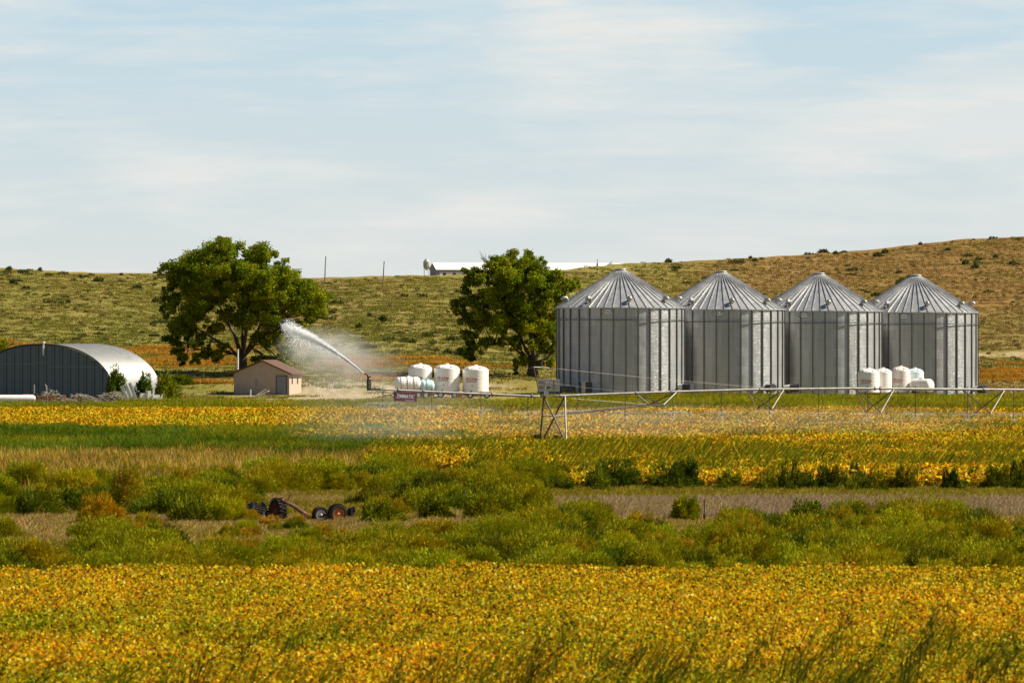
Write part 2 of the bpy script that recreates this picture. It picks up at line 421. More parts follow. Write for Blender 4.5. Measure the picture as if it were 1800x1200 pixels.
# smooth pseudo noise for zone edges
def wob(x, d, s=1.0):
    return (np.sin(x*0.31*s+1.3)+np.sin(x*0.13*s+d*0.05*s)+0.6*np.sin(x*0.77*s-d*0.09*s+2))/2.6
def field_pts(size, d0, d1, px0, px1, keep=None, nvar=3, jit=0.25, smin=0.95, smax=1.1, rot90=True):
    out = []
    d = d0
    while d < d1:
        x = xat(px0, d) ; xe = xat(px1, d)
        x = math.floor(x/size)*size
        while x < xe + size:
            xx = x + random.uniform(-jit, jit)*size*0.5; dd = d + random.uniform(-jit, jit)*size*0.5
            if keep is None or keep(xx, dd):
                r = random.choice((0, PI)) if not rot90 else random.choice((0, PI/2, PI, PI*1.5))
                out.append((xx, dd, g1(xx, dd), r, random.uniform(smin, smax), random.randrange(nvar)))
            x += size
        d += size
    return out
def PX(x, d): return 900 + x/d*F

# ------------------------------------------------------------------ GROUND
def build_ground():
    xs = np.concatenate([np.linspace(-3500, -160, 18), np.arange(-150, 151, 1.0), np.linspace(160, 3500, 18)])
    ds = np.concatenate([np.linspace(-600, 780, 24), np.arange(800, 1560, 2.0), np.linspace(1570, 4200, 60)])
    XX, DD = np.meshgrid(xs, ds)
    ZZ = gz(XX, DD)
    V = np.stack([XX, DD, ZZ], -1).reshape(-1, 3)
    nx, ny = len(xs), len(ds)
    i, j = np.meshgrid(np.arange(nx-1), np.arange(ny-1)); i = i.ravel(); j = j.ravel()
    FQ = np.stack([j*nx+i, j*nx+i+1, (j+1)*nx+i+1, (j+1)*nx+i], 1)
    me = np_mesh('ground', V, FQ, None, M['ground'])
    me.polygons.foreach_set('use_smooth', [True]*len(me.polygons))
    o = link(bpy.data.objects.new('ground', me)); tag(o, 'rolling farm ground rising to a tan grassy hill', kind='structure')
build_ground()

# ------------------------------------------------------------------ CROPS AND GRASSES (stuff)
# near soybean field
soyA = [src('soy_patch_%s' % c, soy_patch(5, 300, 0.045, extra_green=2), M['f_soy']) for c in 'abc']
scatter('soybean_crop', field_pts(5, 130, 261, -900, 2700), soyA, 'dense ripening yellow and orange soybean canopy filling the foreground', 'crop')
# far soybean field
def far_keep(x, d):
    p = PX(x, d); e = wob(x, d)
    near = 420 if p > 930 else (470 if p > 640 else 604)
    if 640 > p > 560: near = 604 - (p-560)*1.6
    if d < near + e*(8 if p < 930 else 0): return False
    if 918 < p < 1002 and 514 < d < 534: return False
    return d < 716 + e*8
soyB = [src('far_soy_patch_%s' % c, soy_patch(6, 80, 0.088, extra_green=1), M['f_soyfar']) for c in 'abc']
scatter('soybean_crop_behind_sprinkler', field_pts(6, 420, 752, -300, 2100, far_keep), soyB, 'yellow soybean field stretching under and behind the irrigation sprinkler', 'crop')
# edge weeds between field and yard
WEED = [(0.24,0.26,0.006),(0.34,0.30,0.008),(0.42,0.34,0.010),(0.16,0.20,0.005),(0.50,0.36,0.015),(0.10,0.14,0.005)]
GRN = [(0.065,0.12,0.004),(0.09,0.145,0.004),(0.125,0.17,0.005),(0.045,0.09,0.004),(0.19,0.21,0.006)]
def grass_patch(size, dens, h, w, lean, pal, spread=0.3, clump=0.5):
    n = int(size*size*dens); xy = rnd_xy(n, size)
    k = max(3, int(size*size*1.2)); cc = rnd_xy(k, size); m = int(n*clump)
    ci = rng.integers(0, k, m); xy[:m] = cc[ci] + rng.standard_normal((m, 2))*0.2
    hh = rng.uniform(h*0.45, h, n); hs = rng.uniform(0.6, 1.25, k); hh[:m] *= hs[ci]
    return blades(P3(xy, 0), hh, w, lean, pal, spread)
edge = [src('edge_grass_%s' % c, grass_patch(6, 44, 1.0, 0.10, (0.35, 0), WEED+GRN[2:], .3, .7), M['f_weed']) for c in 'ab']
def edge_keep(x, d):
    p = PX(x, d); e = wob(x, d)
    lim = 772 if p < 235 else 805 if p < 400 else 788 if p < 660 else 806 if p < 960 else 850
    return d > 709 + e*8 and d < lim + e*5
scatter('yard_edge_grass', field_pts(6, 700, 900, -300, 2100, edge_keep, 2), edge, 'green and yellow weedy grass strip between the field and the farmyard', 'grass')
# dark lush green strip
grn = [src('green_blades_%s' % c, grass_patch(6, 60, 1.15, 0.09, (0.3, 0), GRN), M['f_green']) for c in 'ab']
def grn_keep(x, d):
    p = PX(x, d); e = wob(x, d)
    if 915 < p < 1010: return False
    if p < 640: return 494 + e*16 < d < 598 + e*16
    if p < 960: return 494 + (p-640)*0.05 + e*8 < d < 590 - (p-640)*0.20 + e*8
    if p < 1180: return 500 + e*8 < d < 522 + e*6 and random.random() < 0.7
    return False
scatter('green_grass_strip', field_pts(6, 480, 612, -300, 1180, grn_keep, 2), grn, 'dark lush green strip of grass crossing the field left of the sprinkler tower', 'grass')
# tan corn stubble / dry blades left
TAN = [(0.56,0.32,0.08),(0.68,0.42,0.13),(0.44,0.26,0.04),(0.26,0.19,0.02),(0.16,0.12,0.015),(0.62,0.30,0.04),(0.30,0.26,0.02)]
tan = [src('tan_blades_%s' % c, cat(grass_patch(6, 22, 1.15, 0.075, (0.08, 0), TAN, 0.18, .75), grass_patch(6, 10, 1.0, 0.08, (0.3, 0), WEED)), M['f_tan']) for c in 'ab']
def tan_keep(x, d):
    p = PX(x, d); e = wob(x, d)
    return p < 660 + e*20 and 420 < d < 500 + e*16
scatter('dry_corn_rows', field_pts(6, 420, 512, -300, 680, tan_keep, 2), tan, 'dry tan upright stalks in a band on the left below the green strip', 'dry stalks')
# tall weeds standing in the far soy
tw = [src('tall_weeds_%s' % c, grass_patch(6, d_, 1.35, 0.09, (0.42, 0), WEED + GRN[1:4], 0.25, 0.8), M['f_weed']) for c, d_ in (('a', 22), ('b', 8), ('c', 40))]
tpts = []
for (x, d, z, r, s, i) in field_pts(6, 424, 735, -120, 2100):
    p = PX(x, d); e = wob(x, d, 1.7)
    if d < (430 if p > 930 else 470): continue
    if 905 < p < 1015 and 496 < d < 540: continue
    if p < 640: continue
    if d < 520 and p < 1520: q = 0.95; ii = 0 if random.random() < 0.55 else 2
    elif d < 520: q = 0.55; ii = 0
    elif d < 600: q = 0.28 + 0.3*e; ii = 1
    else: q = 0.4 + 0.4*e; ii = 1
    if random.random() < q: tpts.append((x, d, z, 0, random.uniform(.85, 1.15), ii))
scatter('tall_weeds_in_field', tpts, tw, 'tall green seed headed weeds leaning right among the soybeans beyond the verge', 'weeds')
# verge base layer: dry purple and tan grass
DRY = [(0.42,0.27,0.09),(0.50,0.34,0.14),(0.34,0.22,0.07),(0.60,0.45,0.20),(0.32,0.28,0.02),(0.46,0.18,0.04),(0.38,0.33,0.03)]
PUR = [(0.38,0.25,0.15),(0.46,0.32,0.19),(0.30,0.20,0.12),(0.56,0.41,0.22),(0.40,0.29,0.12)]
OLV = [(0.22,0.22,0.006),(0.28,0.25,0.008),(0.15,0.17,0.005),(0.40,0.29,0.02),(0.36,0.17,0.015),(0.46,0.34,0.08)]
dry = [src('dry_grass_%s' % c, grass_patch(5, 110, hh_, 0.045, (0.3, 0), pl, 0.35), M['f_dry']) for c, pl, hh_ in (('a', DRY, .38), ('b', PUR, .5), ('c', OLV, .36), ('d', DRY, .24))]
dpts = []
for (x, d, z, r, s, i) in field_pts(4.6, 264, 440, -450, 2250):
    p = PX(x, d); e = wob(x, d, 2.0)
    if d > 418 and p > 930: continue
    if 352 < d < 392 and p > 920: ii = 1
    elif d >= 388 and p > 930: ii = 2
    elif 318 < d < 356: ii = 0
    else: ii = 2 if e > 0.0 else 0
    if 395 < p < 655 and 322 < d < 362: ii = 3
    dpts.append((x, d, z, random.choice((0, .15, -.15)), s, ii))
scatter('verge_dry_grass', dpts, dry, 'dry purple and tan grass covering the rough verge between the fields', 'dry grass')

# feathery kochia mounds
KOC = [(0.21,0.25,0.003),(0.28,0.30,0.004),(0.35,0.34,0.005),(0.15,0.20,0.003),(0.38,0.30,0.006),(0.25,0.23,0.004)]
KDK = [(0.045,0.08,0.004),(0.06,0.10,0.005),(0.09,0.125,0.006),(0.03,0.055,0.004)]
KRD = [(0.42,0.22,0.010),(0.48,0.28,0.012),(0.34,0.25,0.010),(0.50,0.15,0.012)]
def mound(w, h, n, pal, blade=0.04, seed=0, bl=0.20, ragged=0.25, lean=0.25):
    th = rng.uniform(0, 2*PI, n); ph = np.arccos(rng.uniform(0.0, 1, n))
    lump = 1 + ragged*np.sin(th*3+seed)*np.sin(ph*4+seed*2) + 0.10*np.sin(th*7+ph*5+seed) + 0.05*rng.standard_normal(n)
    rr = rng.uniform(0.35, 1.0, n)**0.25 * lump
    d = np.stack([np.sin(ph)*np.cos(th), np.sin(ph)*np.sin(th), np.cos(ph)], 1)
    P = d * rr[:, None] * np.array([w/2, w/2*0.9, h])
    P[:, 2] = np.maximum(P[:, 2], 0.02)
    dirn = d*1.0 + np.array([lean, 0, 0.35]) + rng.standard_normal((n, 3))*0.45
    dirn /= np.linalg.norm(dirn, axis=1)[:, None]
    L = bl * rng.uniform(0.5, 1.3, n)[:, None]
    a = rng.standard_normal((n, 3)); s = np.cross(dirn, a); s /= np.linalg.norm(s, axis=1)[:, None]; s *= blade*0.5
    B = P - dirn*L*0.5; T = P + dirn*L*0.5
    V = np.stack([B - s, B + s, T + s*0.3, T - s*0.3], 1).reshape(-1, 3)
    FQ = np.arange(n*4).reshape(n, 4)
    C = np.repeat(pick(pal, n, 0.22), 4, 0)
    return V, FQ, C
koc = [src('mound_%s' % c, mound(w, h, int(n*2.1), pal, 0.024, sd, 0.15), M['f_bush']) for c, w, h, n, pal, sd in
       (('a', 2.6, 1.3, 6500, KOC, 1), ('b', 3.8, 1.5, 9000, KOC, 2), ('c', 2.0, 1.2, 4500, KOC+KRD[:2], 3), ('d', 1.6, 0.75, 2500, KRD+KOC[:2], 4), ('e', 3.0, 1.1, 7000, KDK+KOC[:2], 5), ('f', 2.4, 1.25, 5500, [(.34,.36,.004),(.42,.40,.006),(.28,.32,.004)], 6))]
kp = []
def thick(px0, px1, y0, y1, n, idxs=(0, 1, 2, 4), smin=0.7, smax=1.15):
    if 0 in idxs: idxs = tuple(idxs) + (4, 5, 0)
    for _ in range(n):
        p = random.uniform(px0, px1); y = random.uniform(y0, y1); d = F*CH/(y-HY)
        if any(abs(p-bp) < bw/2+16 and by-6 < y < by+40 for bp, by, bw in ((1205, 921, 52), (1420, 925, 80), (670, 925, 80), (765, 920, 60), (850, 920, 74), (118, 905, 66), (335, 925, 84), (225, 900, 60), (1238, 922, 8))): continue
        kp.append((xat(p, d), d, -0.03, random.uniform(-0.6, 0.6), random.uniform(smin, smax), random.choice(idxs)))
thick(-400, 300, 856, 928, 46); thick(280, 420, 850, 928, 24); thick(420, 520, 850, 882, 12); thick(480, 700, 850, 874, 16)
thick(560, 960, 846, 878, 30); thick(860, 1010, 850, 880, 6); thick(650, 930, 892, 928, 20)
thick(-400, 480, 995, 1040, 34, (0, 1, 4, 2), .6, 1.0); thick(-400, 420, 940, 985, 16, (3, 2, 0), .4, .7); thick(160, 300, 960, 1000, 8, (0, 1), .7, 1.)
thick(480, 760, 985, 1040, 24, (0, 2, 3, 1), .5, .9); thick(420, 700, 935, 975, 12, (3, 2), .35, .6); thick(680, 1010, 930, 1040, 50, (0, 1, 2, 4), .7, 1.05)
thick(980, 1330, 925, 1040, 54, (0, 2, 1, 3, 4), .6, 1.0); thick(1300, 1620, 940, 1040, 50, (0, 1, 2, 4), .7, 1.1)
thick(1600, 2200, 935, 1040, 84, (0, 1, 4), .7, 1.15); thick(1480, 1760, 915, 935, 12, (0, 2), .6, .9); thick(940, 1900, 895, 925, 16, (3, 2), .25, .5)
thick(-400, 2200, 1010, 1040, 50, (0, 1, 4), .6, .9); thick(-400, 2200, 940, 1040, 34, (3,), .5, .9)
thick(500, 527, 919, 924, 4, (2, 3), .32, .45); thick(405, 480, 918, 926, 8, (3, 2), .4, .6); thick(600, 660, 917, 924, 6, (2, 3), .4, .6)
thick(-400, 480, 925, 960, 16, (3, 2, 3), .5, .8); thick(300, 1000, 935, 1000, 30, (0, 2, 3), .45, .75); thick(980, 1900, 925, 1000, 30, (3, 2), .5, .9); thick(-100, 420, 870, 925, 12, (2, 3), .6, .9)
thick(-400, 160, 930, 965, 9, (3, 0, 2), .5, .8)
scatter('weed_thicket', kp, koc, 'feathery olive green weeds massed over the verge between the two soybean fields', 'weeds')

fr = []
for _ in range(120):
    k_ = random.randrange(3); p = random.uniform(950, 1900); d = random.uniform(409, 424) if k_ < 2 else random.uniform(417, 425); x = xat(p, d)
    fr.append((x, d, -.03, random.uniform(-1, 1), random.choice((.25, .3, .4, .5, .6)), k_))
scatter('leafy_fringe', fr, [src('fringe_a', mound(2.0, 1.6, 3000, GRN+KDK, .06, 2, .24, .5), M['f_bush']), src('fringe_b', mound(1.5, 1.9, 2200, KOC+GRN, .06, 5, .24, .5), M['f_bush']),
        src('fringe_c', leaves(P3(rnd_xy(1500, 2.2), rng.uniform(.1, 1.7, 1500)), .07, YEL, .1), M['f_soy'])], 'loose leafy green and yellow fringe of plants along the near edge of the far soybeans', 'plants')
# distinct bushes, each a thing
def bush(px, ybase, w_px, h_px, label, pal=KOC, group=None, n=5000, name='weed_bush', d=None, mat='f_bush', blade=0.038, bl=0.20, ragged=0.3, zoff=-0.03):
    d = d or F*CH/(ybase-HY); s = F/d
    V, Fq, C = mound(w_px/s, h_px/s*0.92, n, pal, blade, random.random()*9, bl, ragged if d < 405 or d > 425 else 0.6)
    me = np_mesh(name, V, Fq, C, M[mat])
    o = link(bpy.data.objects.new(name, me)); x = xat(px, d)
    o.location = (x, d, g1(x, d) + zoff); tag(o, label, 'bush', group); return o
bush(1205, 921, 52, 50, 'round bright green weed bush just left of the thin verge fence post', KOC)
bush(1420, 925, 80, 44, 'wide dark green weed bush in the purple grass right of the fence post', KDK+KOC[:3])
bush(1063, 842, 0.1+46, 42, 'dark bush at the soybean edge, leftmost of the dark ones below the tower', KDK+GRN[:2], d=419)
bush(1095, 846, 56, 46, 'broad black green bush at the soybean edge right of the leftmost dark one', KDK+GRN[:3], d=417)
bush(1180, 852, 62, 44, 'wide dark bush on the soybean edge above the round green verge bush', KDK+GRN[:3], d=415)
bush(1212, 848, 34, 50, 'narrow tall dark bush touching the wide one on the soybean edge', KDK+GRN[:3], d=417)
bush(1280, 858, 40, 30, 'small mid green bush among yellow leaves of the soybean edge', KOC[:3]+KDK, d=414)
bush(1392, 862, 52, 46, 'olive dark bush on the soybean edge above the wide purple grass bush', KDK+KOC[:2], d=414)
bush(1455, 862, 42, 40, 'dark bush right beside the olive one on the soybean edge', KDK+KOC[:1], d=414)
bush(1503, 846, 26, 34, 'small black green clump rising above the yellow soybean leaves', KDK, d=424)
bush(1590, 862, 44, 40, 'loose olive bush on the soybean edge below the right tank group', KOC+KDK, d=413)
bush(1672, 866, 34, 34, 'small dark bush on the soybean edge near the right border', KDK, d=413)
bush(1752, 866, 44, 40, 'olive bush on the soybean edge nearly at the right border', KOC[:3]+KDK, d=413)
bush(1788, 858, 40, 44, 'rightmost dark green bush on the soybean edge', KDK+GRN[:3], d=415)
bush(670, 925, 80, 44, 'dark green weed bush just right of the wrecked machine', KDK+KOC)
bush(765, 920, 60, 46, 'dark centred feathery bush left of the bigger mid verge bush', KDK+KOC[:3])
bush(850, 920, 74, 56, 'large feathery green bush in the middle of the verge', KOC+KDK[:2], n=3600)
bush(118, 905, 66, 50, 'dark green bush in the left verge thicket', KDK+KOC[:2], n=3200)
bush(335, 925, 84, 54, 'dark based bush left of the black heap of the wreck', KDK+KOC[:3], n=3600)
bush(225, 900, 60, 88, 'tall orange tinged weed bush in the left thicket', KRD+KOC, n=4000)

# ------------------------------------------------------------------ foreground tall grass
def stalk_plant(name, x, d, h, lean, n, pal, w=0.035):
    parts = []
    B = P3(rng.standard_normal((n, 2))*0.10, 0)
    parts.append(blades(B, rng.uniform(h*0.6, h, n), w, (lean, 0), pal, 0.10))
    # seed heads: short side spikelets near the tips
    m = n*6; k = rng.integers(0, n, m); t = rng.uniform(0.5, 1.0, m)[:, None]
    Q = np.array([lean, 0, 0.95])*h*t*rng.uniform(.85, 1, (m, 1)) + rng.standard_normal((m, 3))*np.array([.09, .06, .05])
    parts.append(blades(Q, rng.uniform(0.08, 0.2, m), w*0.8, (lean*1.5, 0), pal, 0.4))
    me = np_mesh(name, *cat(*parts), M['f_weed'])
    o = link(bpy.data.objects.new(name, me)); o.location = (x, d, 0); return o
SD = [(0.075,0.10,0.008),(0.11,0.13,0.010),(0.05,0.07,0.006),(0.18,0.16,0.015)]
tall = [(1610, 1100, 168, .5, 'dense olive grass plant between the arching one and the tallest right one'),
        (1320, 1110, 168, .45, 'feathery dark grass plant halfway between the centre and right foreground'),
        (1110, 1120, 166, .6, 'dark grass plant leaning away from the tallest centre plant'),
        (985, 1085, 172, .45, 'tall dark grass plant right of the picture centre leaning to the right'),
        (945, 1100, 172, .30, 'thin tall grass plant just left of the tallest one near the centre'),
        (740, 1150, 165, .75, 'strongly leaning dark grass plant low in the foreground left of centre'),
        (700, 1150, 165, .12, 'short upright dark grass plant beside the strongly leaning one'),
        (1220, 1085, 175, .4, 'faint olive grass plant in the foreground below the verge fence post'),
        (1480, 1060, 178, .5, 'slender leaning grass plant in the right foreground soybeans'),
        (1540, 1110, 172, .55, 'arching dark grass plant between the slender one and the right corner'),
        (1640, 1035, 180, .3, 'tall grass plant reaching highest in the right foreground'),
        (1720, 1128, 165, .95, 'heavy dark grass plant sweeping up to the right near the bottom right corner'),
        (1775, 1100, 168, .35, 'upright dark grass plant at the right border of the foreground'),
        (455, 1070, 178, .8, 'thin dark grass plant alone in the left foreground soybeans'),
        (60, 1175, 168, .9, 'low dark grass plant at the bottom left corner')]
for px, py, d, lean, lab in tall:
    h = zat(py, d)
    o = stalk_plant('tall_grass_plant', xat(px, d) - lean*h*0.8, d, h/0.93, lean, 20, SD, .034)
    tag(o, lab, 'grass plant', 'tall dark grass plants in the foreground')
fg = [src('loose_tall_grass_%s' % c, grass_patch(4, 13, 1.75, 0.035, (0.32, 0), WEED[:2] + OLV[:3] + GRN + GRN, 0.15, 0.85), M['f_weed']) for c in 'ab']
fp = []
for (x, d, z, r, s, i) in field_pts(4, 152, 215, -500, 2300, nvar=2):
    p = PX(x, d)
    q = 1.0 if (560 < p) else 0.35
    if d > 182: q *= 0.45
    if d > 198: q *= 0.3
    if random.random() < q: fp.append((x, d, z, 0, random.uniform(.75, 1.1), i))
scatter('foreground_grass', fp, fg, 'loose olive grass blades standing above the nearest soybean leaves', 'grass')

# ------------------------------------------------------------------ hill vegetation
HG = [(0.32,0.25,0.055),(0.26,0.235,0.04),(0.38,0.295,0.08),(0.21,0.21,0.03),(0.32,0.21,0.05),(0.17,0.16,0.03)]
hg = [src('hill_grass_%s' % c, grass_patch(7, dn, 0.26, 0.10, (0.15, 0), HG, 0.5, 0.85), M['f_hill']) for c, dn in (('a', 5), ('b', 8))]
HB = [(0.33,0.19,0.07),(0.38,0.235,0.09),(0.27,0.16,0.055),(0.30,0.215,0.05),(0.21,0.14,0.04)]
hg += [src('hill_grass_brown', grass_patch(7, 7, 0.26, 0.10, (0.15, 0), HB, 0.5, 0.85), M['f_hill'])]
def hill_keep(x, d):
    p = PX(x, d); cd = np.interp(p, CX, CD)
    if d > cd + 10: return False
    if 892 < d < 945 and 960 < p < 1760: return False
    if d < 930 and 345 < p < 960 and (random.random() > .25 or d < 800): return False
    if 1060 < d < 1092 and 60 < x < 76: return False
    return True
hp = []
for (x, d, z, r_, s_, i_) in field_pts(6, 752, 1530, -250, 2050, hill_keep, 2, jit=.9):
    sl_ = (g1(x, d+3)-g1(x, d-3))/6; sx_ = (g1(x+3, d)-g1(x-3, d))/6; r_ = random.choice((0, PI)); q_ = 1 if r_ == 0 else -1
    if d > np.interp(PX(x, d), CX, CD) - 6: continue
    p_ = PX(x, d); up_ = (d-960)/500.0
    if random.random() < np.clip((p_-900)/350, 0, .9)*min(1, up_+.4) + 0.22*(wob(x, d, .35) > .3): i_ = 2
    hp.append((x, d, z, r_, s_, i_, math.atan(sl_)*q_, -math.atan(sx_)*q_))
scatter('hill_grass', hp, hg, 'short tufted prairie grass covering the hillside', 'grass')
OR = [(0.55,0.22,0.02),(0.60,0.32,0.03),(0.50,0.16,0.02),(0.45,0.30,0.03),(0.30,0.25,0.03),(0.48,0.20,0.03)]
og = [src('orange_weeds_%s' % c, grass_patch(8, 22, 0.55, 0.13, (0.1, 0), OR, 0.4, 0.6), M['f_tan']) for c in 'ab']
op = []
def orange(px0, px1, y0, y1, n):
    for _ in range(n):
        p = random.uniform(px0, px1); yv = random.uniform(y0, y1)
        # march to find the ground distance that shows at row yv
        d = 930.0
        while d < 1300:
            if HY + (CH - g1(xat(p, d), d))*F/d < yv: break
            d += 3
        x = xat(p, d); op.append((x, d, g1(x, d), random.uniform(0, 6), random.uniform(.5, 1), random.randrange(2)))
orange(215, 420, 612, 650, 34); orange(270, 415, 674, 688, 14); orange(530, 790, 630, 648, 12); orange(-60, 60, 596, 640, 8)
orange(800, 960, 635, 655, 6); orange(1725, 1850, 640, 680, 10); orange(640, 720, 655, 675, 5); orange(1030,1040,560,570,0)
scatter('orange_weeds', op, og, 'orange and yellow weeds spread along the foot of the hill', 'weeds')
# sagebrush clumps: individual objects sharing a few meshes
SG = [(0.075,0.09,0.022),(0.095,0.115,0.026),(0.13,0.14,0.035),(0.045,0.06,0.018)]
sg_me = [np_mesh('sagebrush', *mound(w, h, 260, SG, 0.13, sd, 0.3, 0.4, 0.1), M['f_sage']) for w, h, sd in ((1.5, .5, 1), (2.2, .55, 5), (1.1, .6, 2), (1.7, .42, 8))]
cnt = 0
def sage(px, d, s=1.0):
    global cnt
    x = xat(px, d); o = bpy.data.objects.new('sagebrush', random.choice(sg_me))
    o.location = (x, d, g1(x, d) - 0.02); o.scale = (s, s, s*random.uniform(.85, 1.2)); o.rotation_euler = (0, 0, random.uniform(0, 6.28))
    link(o); cnt += 1
    tag(o, 'low grey green sagebrush clump, one of many alike scattered on the grassy hillside', 'sagebrush', 'sagebrush clumps scattered on the hillside')
def cluster(px0, px1, nc, per, bias):
    for _ in range(nc):
        cpx = random.uniform(px0, px1); cd = float(np.interp(cpx, CX, CD)); cdd = cd - 8 - (cd-1015)*random.random()**bias
        for _ in range(random.randint(1, per)):
            d = min(cdd + random.gauss(0, 14), cd - 4); sage(cpx + random.gauss(0, 16), max(985, d), random.choice((.45, .55, .7, .85, 1.0, 1.25)))
cluster(5, 800, 64, 4, 1.0)
for _ in range(16):      # along the left crest
    px = random.uniform(5, 290); cd = float(np.interp(px, CX, CD)); sage(px, cd - random.uniform(-2, 20), random.uniform(.5, 1.0))
cluster(1010, 1795, 42, 4, 1.4)
for px in (1421, 1484, 1618, 1745):
    sage(px, float(np.interp(px, CX, CD)) - 2, random.uniform(.7, 1.0))
scr = []
for _ in range(2200):
    px = random.uniform(-60, 1860); cd = float(np.interp(px, CX, CD)); d = random.uniform(975, cd - 4); x = xat(px, d)
    if 900 < px < 1740 and d < 1000: continue
    scr.append((x, d, g1(x, d) - .03, random.uniform(0, 6.28), random.uniform(.3, .75), random.randrange(2)))
scatter('low_scrub', scr, [src('scrub_a', mound(1.2, .4, 160, SG+HG[3:4], .11, 3, .25, .4, .1), M['f_sage']), src('scrub_b', mound(1.6, .35, 200, [(0.16,0.13,0.04),(0.12,0.11,0.035),(0.2,0.13,0.05)], .11, 6, .25, .4, .1), M['f_sage'])], 'tiny scrub tufts speckling the hillside between the sagebrush clumps', 'scrub')
b_ = bush(2, 600, 28, 38, 'small bright green tree like bush at the left picture border on the hillside', KOC+GRN, name='shrub', d=985, n=1400, blade=0.12, bl=0.4, mat='f_tree')

# ------------------------------------------------------------------ TREES
def make_tree(name, label, base_px, base_py, d, lobes, fork_py, trunk_r, limbs, center, rad, seed=1, yellow=None, dead=None):
    rg = np.random.default_rng(seed); rnd = random.Random(seed)
    s = F/d; bx = xat(base_px, d); bz = g1(bx, d)
    root = empty(name, (bx, d, bz)); tag(root, label, 'tree', 'cottonwood trees in the farmyard')
    def loc(px, py, dy=0.0): return Vector(((px-base_px)/s, dy, zat(py, d)-bz))
    tb = MB()
    fork = loc(base_px+rnd.uniform(-1, 3), fork_py)
    tb.tube([(0, 0, -0.3), (0.02, 0, 0.35), fork*0.6, fork], [trunk_r*1.5, trunk_r*1.12, trunk_r*0.95, trunk_r*0.9], 12)
    tb.build('trunk', M['bark'], root, True)
    lb = MB(); V=[];Fq=[];C=[]
    allP = []; cols = []
    cx, cy = center; rx, rz_ = rad
    placed = []
    for (lx, ly, lr) in lobes:
        e = max(0.12, 1 - ((lx-cx)/rx)**2 - ((ly-cy)/rz_)**2)**0.5 * rx/s*0.85
        for dep in ((-0.8, -0.25, 0.3, 0.8) if lr > 16 else (-0.35, 0.35)):
            c = loc(lx + rnd.uniform(-5, 5), ly + rnd.uniform(-5, 5), dep*e + rnd.uniform(-.5, .5)); rr = lr/s*1.2
            placed.append((c, rr))
            nsub = max(4, int(7*(rr/1.6)**2)+3)
            nsub = int(nsub*1.25)
            for _ in range(nsub):
                v = rg.standard_normal(3); v /= np.linalg.norm(v); v *= rr*rg.uniform(0.45, 1.0)
                sc = np.array(c) + v*np.array([1, 1, 0.85]); sr = rr*rg.uniform(0.18, 0.46)
                m = int(190*rg.uniform(.6, 1.3)*max(0.6, sr/0.5))
                P = sc + np.clip(rg.standard_normal((m, 3)), -1.7, 1.7)*sr*np.array([.62, .62, .5])
                allP.append(P)
                tone = rg.uniform(0.75, 1.25)
                yl = yellow is not None and abs(lx-yellow[0]) < 14 and abs(ly-yellow[1]) < 12 and rg.random() < .5
                base = np.array((0.40, 0.34, 0.02)) if yl else np.array([(0.14,0.19,0.004),(0.19,0.235,0.005),(0.11,0.15,0.004),(0.26,0.28,0.006)][rg.integers(0, 4)])
                cols.append(np.tile(base*tone, (m, 1)))
    P = np.concatenate(allP); Cc = np.concatenate(cols)
    V, Fq, C0 = leaves(P, 0.105, [(1, 1, 1)], 0.1, 0.75, 0.0)
    C = np.repeat(Cc*(1+0.2*rg.standard_normal((len(Cc), 1))), 4, 0).clip(0.004, 0.9)
    me = np_mesh('crown', V, Fq, C, M['f_tree']); link(bpy.data.objects.new('crown', me), root)
    # limbs: main ones first, then side branches to lobes from the nearest main limb
    mains = []
    for (pts, r0) in limbs:
        pp = [fork*0.9] + [loc(a, b, c) for a, b, c in pts]
        q = []
        for i in range(len(pp)-1):
            for k in range(3): q.append(pp[i].lerp(pp[i+1], k/3))
        q.append(pp[-1]); q = [p + Vector((rnd.uniform(-.08, .08), rnd.uniform(-.08, .08), rnd.uniform(-.05, .05))) for p in q]
        rads = [max(0.04, r0*0.8*(1-0.85*i/(len(q)-1))) for i in range(len(q))]
        lm = MB(); lm.tube(q, rads, 8); lm.build('limb', M['bark'], root, True)
        mains += q[2:]
    tw_ = MB()
    for c, rr in placed:
        st = min(mains, key=lambda p: (p-c).length + (0 if p.z < c.z else 2.0))
        md = st.lerp(c, 0.5) + Vector((rnd.uniform(-.3, .3), rnd.uniform(-.3, .3), -0.15*(c-st).length*0.4))
        L = (c-st).length; r0 = min(0.13, 0.035 + 0.018*L)
        tw_.tube([st, md, c], [r0, r0*.7, .02], 5)
        for _ in range(3):
            e = c + Vector([rnd.uniform(-1, 1)*rr for _ in range(3)]); tw_.tube([c.lerp(md, .2), e], [.03, .012], 4)
    if dead:
        for _ in range(16):
            a = loc(dead[0]+6, dead[1]+14); e = loc(dead[0]+rnd.uniform(-12, 10), dead[1]+rnd.uniform(-10, 8), rnd.uniform(-.8, .8))
            tw_.tube([a, a.lerp(e, .5)+Vector((rnd.uniform(-.1, .1), 0, .1)), e], [.035, .02, .008], 4)
    tw_.build('branches', M['bark'], root)
    return root
